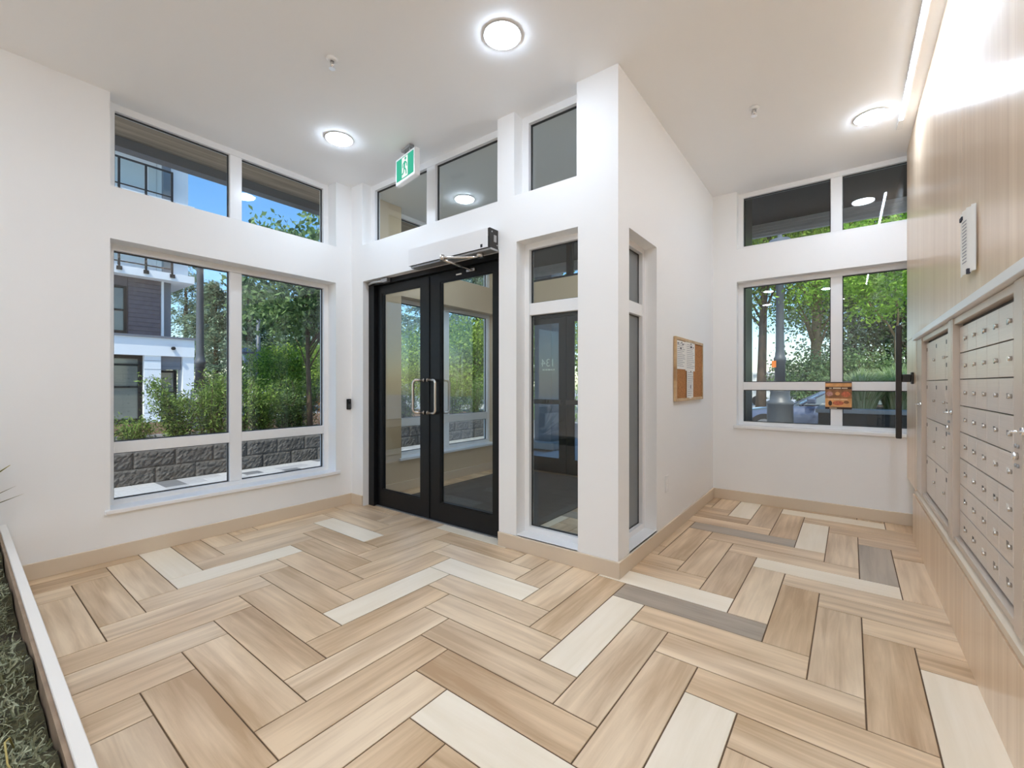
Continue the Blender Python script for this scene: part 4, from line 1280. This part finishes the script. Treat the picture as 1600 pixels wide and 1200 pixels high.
tree(0.3, 31.0, -0.17, 13.0, 1.0, 4.6, 16000, 0.2, LM['conifer'], 'hazy far tree in the middle of the far window', 0.25, (0, 0), 'bark', 'street_tree', 'trees across the street', 80)
tree(5.0, 25.0, -0.17, 13.0, 1.0, 4.6, 16000, 0.18, LM['maple'], 'far leafy tree at the right edge of the far window', 0.25, (0, 0), 'bark', 'street_tree', 'trees across the street', 80)
for (x, y, top, r_, lb) in ((-1.1, 19.0, 2.6, 1.3, 'rounded bush behind the blue car and the flyer'), (0.4, 19.4, 2.7, 1.4, 'rounded bush behind the grass planter'), (2.0, 19.2, 2.4, 1.4, 'rounded bush at the right of the far window')):
    tree(x, y, -0.17, top, -0.1, r_, 9000, 0.1, LM['tree'], lb, 0.05, name='round_bush', group='bushes across the street', clusters=40, cat='bush')

# planter wall outside the far window with grasses and a young tree
gp_ = empty('street_planter', (1.2, 8.7, -0.02), 'dark concrete planter with a pale coping outside the far window', 'planter')
MB().box(-0.30, 7.52, -0.02, 2.6, 10.2, 0.80).build('body', M['dark_concrete'], gp_)
MB().box(-0.33, 7.48, 0.80, 2.62, 7.70, 0.86).box(-0.33, 7.70, 0.80, -0.12, 10.2, 0.86).build('coping', M['concrete'], gp_, bevel=0.008)
MB().box(-0.12, 7.70, 0.80, 2.58, 10.18, 0.83).build('soil', M['mulch'], gp_)
def grass_clump(x, y, z0, h, r, n, label):
    t = empty('ornamental_grass', (x, y, z0), label, 'grass', 'ornamental grasses in the street planter')
    vs, fs = [], []
    ox, oy, oz = ORG[t.name]
    for k in range(n):
        a = rng.random() * 2 * PI; sp_ = r * rng.random() ** 0.7; hh = h * rng.uniform(0.6, 1.05)
        s = np.array([-math.sin(a), math.cos(a), 0]) * rng.uniform(0.004, 0.008)
        b = len(vs)
        for q in range(6):
            u = q / 5
            p = np.array([math.cos(a) * (0.16 * sp_ / r + sp_ * u ** 1.4), math.sin(a) * (0.16 * sp_ / r + sp_ * u ** 1.4), hh * (1 - (1 - u) ** 1.6) - 0.32 * hh * u ** 3 * sp_ / r]) 
            ww = 1 - 0.9 * u
            vs.append(tuple(p - s * ww)); vs.append(tuple(p + s * ww))
        for q in range(5): fs.append((b + 2 * q, b + 2 * q + 1, b + 2 * q + 3, b + 2 * q + 2))
    me = bpy.data.meshes.new('blades'); me.from_pydata(vs, [], fs); me.materials.append(LM['grass'])
    o = bpy.data.objects.new('blades', me); C.objects.link(o); o.parent = t; o['kind'] = 'stuff'
grass_clump(0.20, 8.35, 0.83, 0.62, 0.5, 2200, 'silvery grass clump at the left end of the street planter')
grass_clump(0.62, 8.6, 0.83, 0.70, 0.5, 2400, 'tallest silvery grass clump in the middle of the street planter')
grass_clump(1.05, 8.4, 0.83, 0.60, 0.5, 2000, 'silvery grass clump at the right end of the street planter')
yt = empty('planter_tree', (0.66, 9.3, 0.83), 'young bright green tree with a pale thin trunk in the street planter', 'tree')
MB().tube([(0.66, 9.3, 0.8), (0.66, 9.3, 1.5), (0.645, 9.3, 1.95), (0.56, 9.3, 2.15), (0.33, 9.3, 2.5), (0.2, 9.3, 2.9)], [0.03, 0.026, 0.02, 0.016, 0.012, 0.005], 8).tube([(0.648, 9.3, 1.9), (0.68, 9.3, 2.3), (0.62, 9.2, 2.9), (0.6, 9.1, 3.4)], [0.018, 0.014, 0.01, 0.004], 8).build('trunk', M['bark_light'], yt)
cl_ = np.array([0.45, 9.2, 3.05]) + unit(46) * rng.random((46, 1)) ** 0.4 * np.array([1.0, 0.9, 0.85])
k_ = rng.integers(0, 46, 9500)
d_ = unit(9500); d_[:, 2] -= 0.3
leaves('foliage', cl_[k_] + rng.normal(size=(9500, 3)) * np.array([0.2, 0.2, 0.1]), d_, 0.065 * rng.uniform(0.6, 1.3, 9500), 0.5, LM['bright'], yt)

# ------------------------------------------------------------------ street lamps
def street_lamp(x, y, z0, label, H=4.0, s=1.0):
    t = empty('street_lamp', (x, y, z0), label, 'street lamp', 'blue-grey street lamps')
    pf = [(0.25, 0.0), (0.25, 0.08), (0.215, 0.12), (0.205, 0.98), (0.215, 1.0), (0.215, 1.05), (0.165, 1.08), (0.155, 1.22), (0.165, 1.25), (0.09, 1.28)]
    MB().lathe([(r * s, z0 + z) for r, z in pf], x, y, 20).build('base', M['lamp_paint'], t)
    MB().lathe([(0.085 * s, z0 + 1.28), (0.083 * s, z0 + 1.76), (0.10 * s, z0 + 1.78), (0.10 * s, z0 + 1.84), (0.083 * s, z0 + 1.87), (0.070 * s, z0 + 1.98), (0.06 * s, z0 + H - 0.62), (0.085 * s, z0 + H - 0.58), (0.07 * s, z0 + H - 0.52)], x, y, 20).build('pole', M['lamp_paint'], t)
    MB().lathe([(0.07 * s, z0 + H - 0.52), (0.13 * s, z0 + H - 0.45), (0.19 * s, z0 + H - 0.2)], x, y, 20).build('globe', mat('lamp_globe', (0.8, 0.82, 0.84, 1), 0.2), t)
    MB().lathe([(0.25 * s, z0 + H - 0.2), (0.24 * s, z0 + H - 0.17), (0.16 * s, z0 + H - 0.06), (0.04 * s, z0 + H - 0.02), (0.03 * s, z0 + H + 0.05)], x, y, 20).build('cap', M['lamp_paint'], t)
    return t
street_lamp(-10.53, 3.31, -0.17, 'tall blue-grey street lamp post outside the left window', 4.45)
rl = street_lamp(-0.94, 9.3, -0.17, 'blue-grey street lamp with a fat base outside the far window', 4.05)
MB().box(-1.06, 9.2, 1.50, -0.99, 9.205, 1.62).build('sticker', mat('orange_sticker', lin(232, 130, 50), 0.5), rl)
dl = empty('arm_lamp', (-26.6, 11.2, -0.17), 'small far lamp post with a hanging lantern seen through the right pane', 'street lamp')
MB().cyl((-26.6, 11.2, -0.17), (-26.6, 11.2, 4.9), 0.16, 10, 0.10).build('pole', M['lamp_paint'], dl)
MB().tube([(-26.6, 11.2, 2.3), (-27.0, 10.9, 2.25), (-27.1, 10.75, 2.4)], 0.05, 6).build('arm', M['lamp_paint'], dl)
MB().lathe([(0.12, 2.4), (0.22, 2.95)], -27.1, 10.75, 10).build('lantern', mat('far_lantern', lin(190, 196, 200), 0.3), dl)
MB().lathe([(0.42, 2.95), (0.30, 3.12), (0.05, 3.25)], -27.1, 10.75, 12).build('lantern_cap', M['fascia'], dl)

# ------------------------------------------------------------------ vehicles
M['tyre'] = mat('tyre', (0.015, 0.015, 0.016, 1), 0.8)
M['rim'] = mat('rim', (0.5, 0.5, 0.52, 1), 0.3, 0.9)
M['car_glass'] = mat('car_glass', lin(96, 108, 110), 0.05, 0.0, 0.8)
def car(x, y, z0, rotz, paint, label):
    """sedan, nose along local -X"""
    t = empty('car', (x, y, z0), label, 'car', rotz=rotz)
    ORG[t.name] = Vector((0, 0, 0))
    st_ = [(-2.35, 0.62, 0.50, 0.30), (-2.28, 0.74, 0.60, 0.22), (-2.0, 0.84, 0.70, 0.18), (-1.5, 0.90, 0.78, 0.17), (-0.9, 0.92, 0.87, 0.17), (0.0, 0.92, 0.92, 0.17), (1.0, 0.92, 0.95, 0.17), (1.7, 0.90, 0.97, 0.18), (2.15, 0.84, 0.95, 0.22), (2.35, 0.70, 0.82, 0.32)]
    mb = MB()
    rings = []
    for (sx, w, zt, zb) in st_:
        half = [(0.0, zb), (w * 0.85, zb), (w * 0.97, zb + 0.10), (w, zb + (zt - zb) * 0.5), (w * 0.97, zt - 0.10), (w * 0.86, zt - 0.02), (w * 0.45, zt + 0.015), (0, zt + 0.02)]
        ring = [(sx, a, b) for a, b in half] + [(sx, -a, b) for a, b in reversed(half[1:-1])]
        rings.append(ring)
    for ra, rb in zip(rings[:-1], rings[1:]):
        n = len(ra)
        for i in range(n): mb.face([ra[i], ra[(i + 1) % n], rb[(i + 1) % n], rb[i]], True)
    mb.face(rings[0]); mb.face(rings[-1])
    mb.build('body', paint, t, weld=True)
    lo = [(-0.95, 0.40, 0.86), (-0.75, 0.80, 0.88), (0.3, 0.84, 0.92), (1.3, 0.82, 0.95), (1.75, 0.70, 0.96)]
    hi = [(0.0, 0.30, 1.38), (0.10, 0.56, 1.40), (0.5, 0.60, 1.44), (0.9, 0.58, 1.41), (1.15, 0.46, 1.36)]
    gl_ = MB(); rf_ = MB()
    for s in (1, -1):
        for i in range(4):
            a, b, c, d = lo[i], lo[i + 1], hi[i + 1], hi[i]
            gl_.face([(a[0], s * a[1], a[2]), (b[0], s * b[1], b[2]), (c[0], s * c[1], c[2]), (d[0], s * d[1], d[2])], True)
    for i in (0, 4):
        a, d = lo[i], hi[i]
        gl_.face([(a[0], a[1], a[2]), (a[0], -a[1], a[2]), (d[0], -d[1], d[2]), (d[0], d[1], d[2])])
    gl_.build('windows', M['car_glass'], t)
    for i in range(4):
        a, b = hi[i], hi[i + 1]
        rf_.face([(a[0], a[1], a[2]), (b[0], b[1], b[2]), (b[0], 0, b[2] + 0.03), (a[0], 0, a[2] + 0.03)], True)
        rf_.face([(a[0], -a[1], a[2]), (b[0], -b[1], b[2]), (b[0], 0, b[2] + 0.03), (a[0], 0, a[2] + 0.03)], True)
    rf_.build('roof', paint, t, weld=True)
    for s in (1, -1):
        for (i, j) in ((0, 0), (1, 1), (2, 2), (3, 3), (4, 4)):
            a, d = lo[i], hi[j]
            MB().tube([(a[0], s * (a[1] + 0.005), a[2]), (d[0], s * (d[1] + 0.01), d[2])], 0.022, 6).build('pillar', paint, t)
        MB().box(-0.62, s * 0.90, 0.92, -0.45, s * 1.05, 1.04).build('mirror', paint, t, bevel=0.02)
        MB().box(-2.30, s * 0.45, 0.52, -2.12, s * 0.76, 0.62).build('headlight', M['rim'], t, bevel=0.02)
        for wx in (-1.45, 1.40):
            w_ = MB().cyl((wx, s * 0.74, 0.33), (wx, s * 0.945, 0.33), 0.33, 24).build('wheel', M['tyre'], t)
            MB().cyl((wx, s * 0.93, 0.33), (wx, s * 0.955, 0.33), 0.21, 16).build('rim', M['rim'], w_)
    return t
M['paint_blue'] = mat('paint_blue', lin(92, 102, 122), 0.25, 0.2, coat=0.8)
M['paint_white'] = mat('paint_white', lin(226, 228, 230), 0.25, coat=0.6)
car(-0.05, 12.7, -0.155, 0.0, M['paint_blue'], 'blue-grey sedan parked behind the street lamp and planter')
car(-15.9, 13.0, -0.17, 0.9, M['paint_white'], 'white car parked beyond the shrubs seen through the left door leaf')
vn = empty('van', (-3.4, 32.5, -0.17), 'white van far away behind the lamp post in the far window', 'van')
vb = MB().prism([(-5.2, 31.5, 0.25), (-1.6, 31.5, 0.25), (-1.0, 31.5, 0.9), (-1.6, 31.5, 1.9), (-5.2, 31.5, 2.0)], (0, 1.9, 0)).build('body', M['paint_white'], vn, bevel=0.06)
MB().box(-2.6, 31.46, 1.1, -1.75, 31.5, 1.7).build('window', M['car_glass'], vn)
MB().box(-3.9, 31.46, 1.1, -3.0, 31.5, 1.7).build('window', M['car_glass'], vn)
for wx in (-4.4, -2.0): MB().cyl((wx, 31.42, 0.15), (wx, 31.7, 0.15), 0.32, 16).build('wheel', M['tyre'], vn)

# ------------------------------------------------------------------ neighbouring building
nbld = empty('apartment_building', (-22.0, 2.5, -0.17), 'white modern apartment building with balconies and dark brick outside the left window', 'building')
def part(name, m, *bs, bevel=0.0, parent=nbld):
    mb = MB()
    for b in bs: mb.box(*b)
    return mb.build(name, m, parent, bevel=bevel)
part('canopy', M['white_clad'], (-21.5, -6, 2.18, -19.0, 5.80, 2.80))
part('canopy_cap', M['fascia'], (-21.5, -6, 2.80, -18.94, 5.84, 2.87))
M['bld_glass'] = mat('bld_glass', lin(120, 124, 116), 0.06, 0.0, 0.8, var=0.25, scale=0.5)
part('wall', M['white_clad'], (-26, -6, -0.17, -21.5, 5.6, 2.2))
# ground floor piers, shopfront, door
for (a, b) in ((4.36, 4.82), (5.46, 5.80)):
    pr = part('pier', M['white_clad'], (-19.6, a, -0.17, -19.05, b, 2.18))
for z in (0.2, 0.5, 0.8, 1.1, 1.4, 1.7, 2.0):
    part('cladding_joint', M['fascia'], (-19.052, 4.36, z, -19.046, 4.82, z + 0.012))
def bwin(y0, y1, z0, z1, x, bars_y=(), bars_z=(), fw=0.07):
    w = MB()
    w.box(x - 0.06, y0, z0, x + 0.05, y0 + fw, z1).box(x - 0.06, y1 - fw, z0, x + 0.05, y1, z1).box(x - 0.06, y0 + fw, z0, x + 0.05, y1 - fw, z0 + fw).box(x - 0.06, y0 + fw, z1 - fw, x + 0.05, y1 - fw, z1)
    for yb in bars_y: w.box(x - 0.05, yb - 0.03, z0 + fw, x + 0.045, yb + 0.03, z1 - fw)
    for zb in bars_z: w.box(x - 0.05, y0 + fw, zb - 0.03, x + 0.04, y1 - fw, zb + 0.03)
    o = w.build('window', M['black_metal'], nbld)
    MB().box(x - 0.02, y0 + fw, z0 + fw, x + 0.01, y1 - fw, z1 - fw).build('pane', M['bld_glass'], o)
bwin(1.2, 4.36, -0.1, 2.18, -19.3, (2.8,), (1.1, 1.85), 0.12)
bwin(4.84, 5.44, -0.1, 1.7, -19.7, (), (0.9,), 0.09)
part('awning', M['fascia'], (-20.0, 4.84, 1.72, -19.2, 5.44, 2.17))
MB().cyl((-18.99, 5.15, 2.46), (-18.9, 5.15, 2.46), 0.06, 10).build('wall_lamp', M['black_metal'], nbld)
# second floor: dark brick wall in courses, white edge strip, dark post
br_ = part('brick_wall', M['brick_dark'], (-26, -6, 2.87, -19.50, 4.93, 4.86))
for k in range(13):
    part('brick_course', M['brick_dark'], (-19.50, 4.02, 2.90 + 0.15 * k, -19.47, 4.92, 3.04 + 0.15 * k), parent=br_, bevel=0.006)
part('edge_strip', M['white_clad'], (-19.6, 4.93, 2.87, -19.42, 5.0, 4.86))
part('post', M['fascia'], (-19.75, 5.03, 2.87, -19.55, 5.24, 4.86))
bwin(1.4, 3.98, 2.93, 4.52, -19.47, (2.2, 3.1), (3.7,), 0.08)
# balconies
for (zb, zt) in ((4.86, 5.12), (7.42, 7.68), (9.98, 10.24)):
    part('balcony_slab', M['white_clad'], (-21.5, -6, zb, -19.0, 5.80, zt))
    if zt < 10:
        ral = part('railing', M['black_metal'], (-19.06, -6, zt + 0.98, -19.0, 5.16, zt + 1.03), (-19.05, -6, zt + 0.12, -19.01, 5.16, zt + 0.16))
        for py_ in (0.9, 1.6, 2.3, 3.0, 3.70, 4.40, 5.13):
            MB().box(-19.06, py_ - 0.03, zt - 0.12, -18.99, py_ + 0.03, zt + 1.0).box(-19.01, py_ - 0.07, zt - 0.16, -18.95, py_ + 0.07, zt - 0.04).build('post', M['black_metal'], ral)
            MB().box(-19.035, py_ - 0.66, zt + 0.18, -19.02, py_ - 0.05, zt + 0.96).build('glass_panel', M['glass_tint'], ral)
    part('wall', M['white_clad'], (-26, -6, zt, -21.3, 5.25, zt + 2.30))
    part('side_wall', M['white_clad'], (-21.5, 5.26, zt, -19.6, 5.78, zt + 2.30))
    part('post', M['fascia'], (-19.6, 4.98, zt, -19.4, 5.2, zt + 2.30))
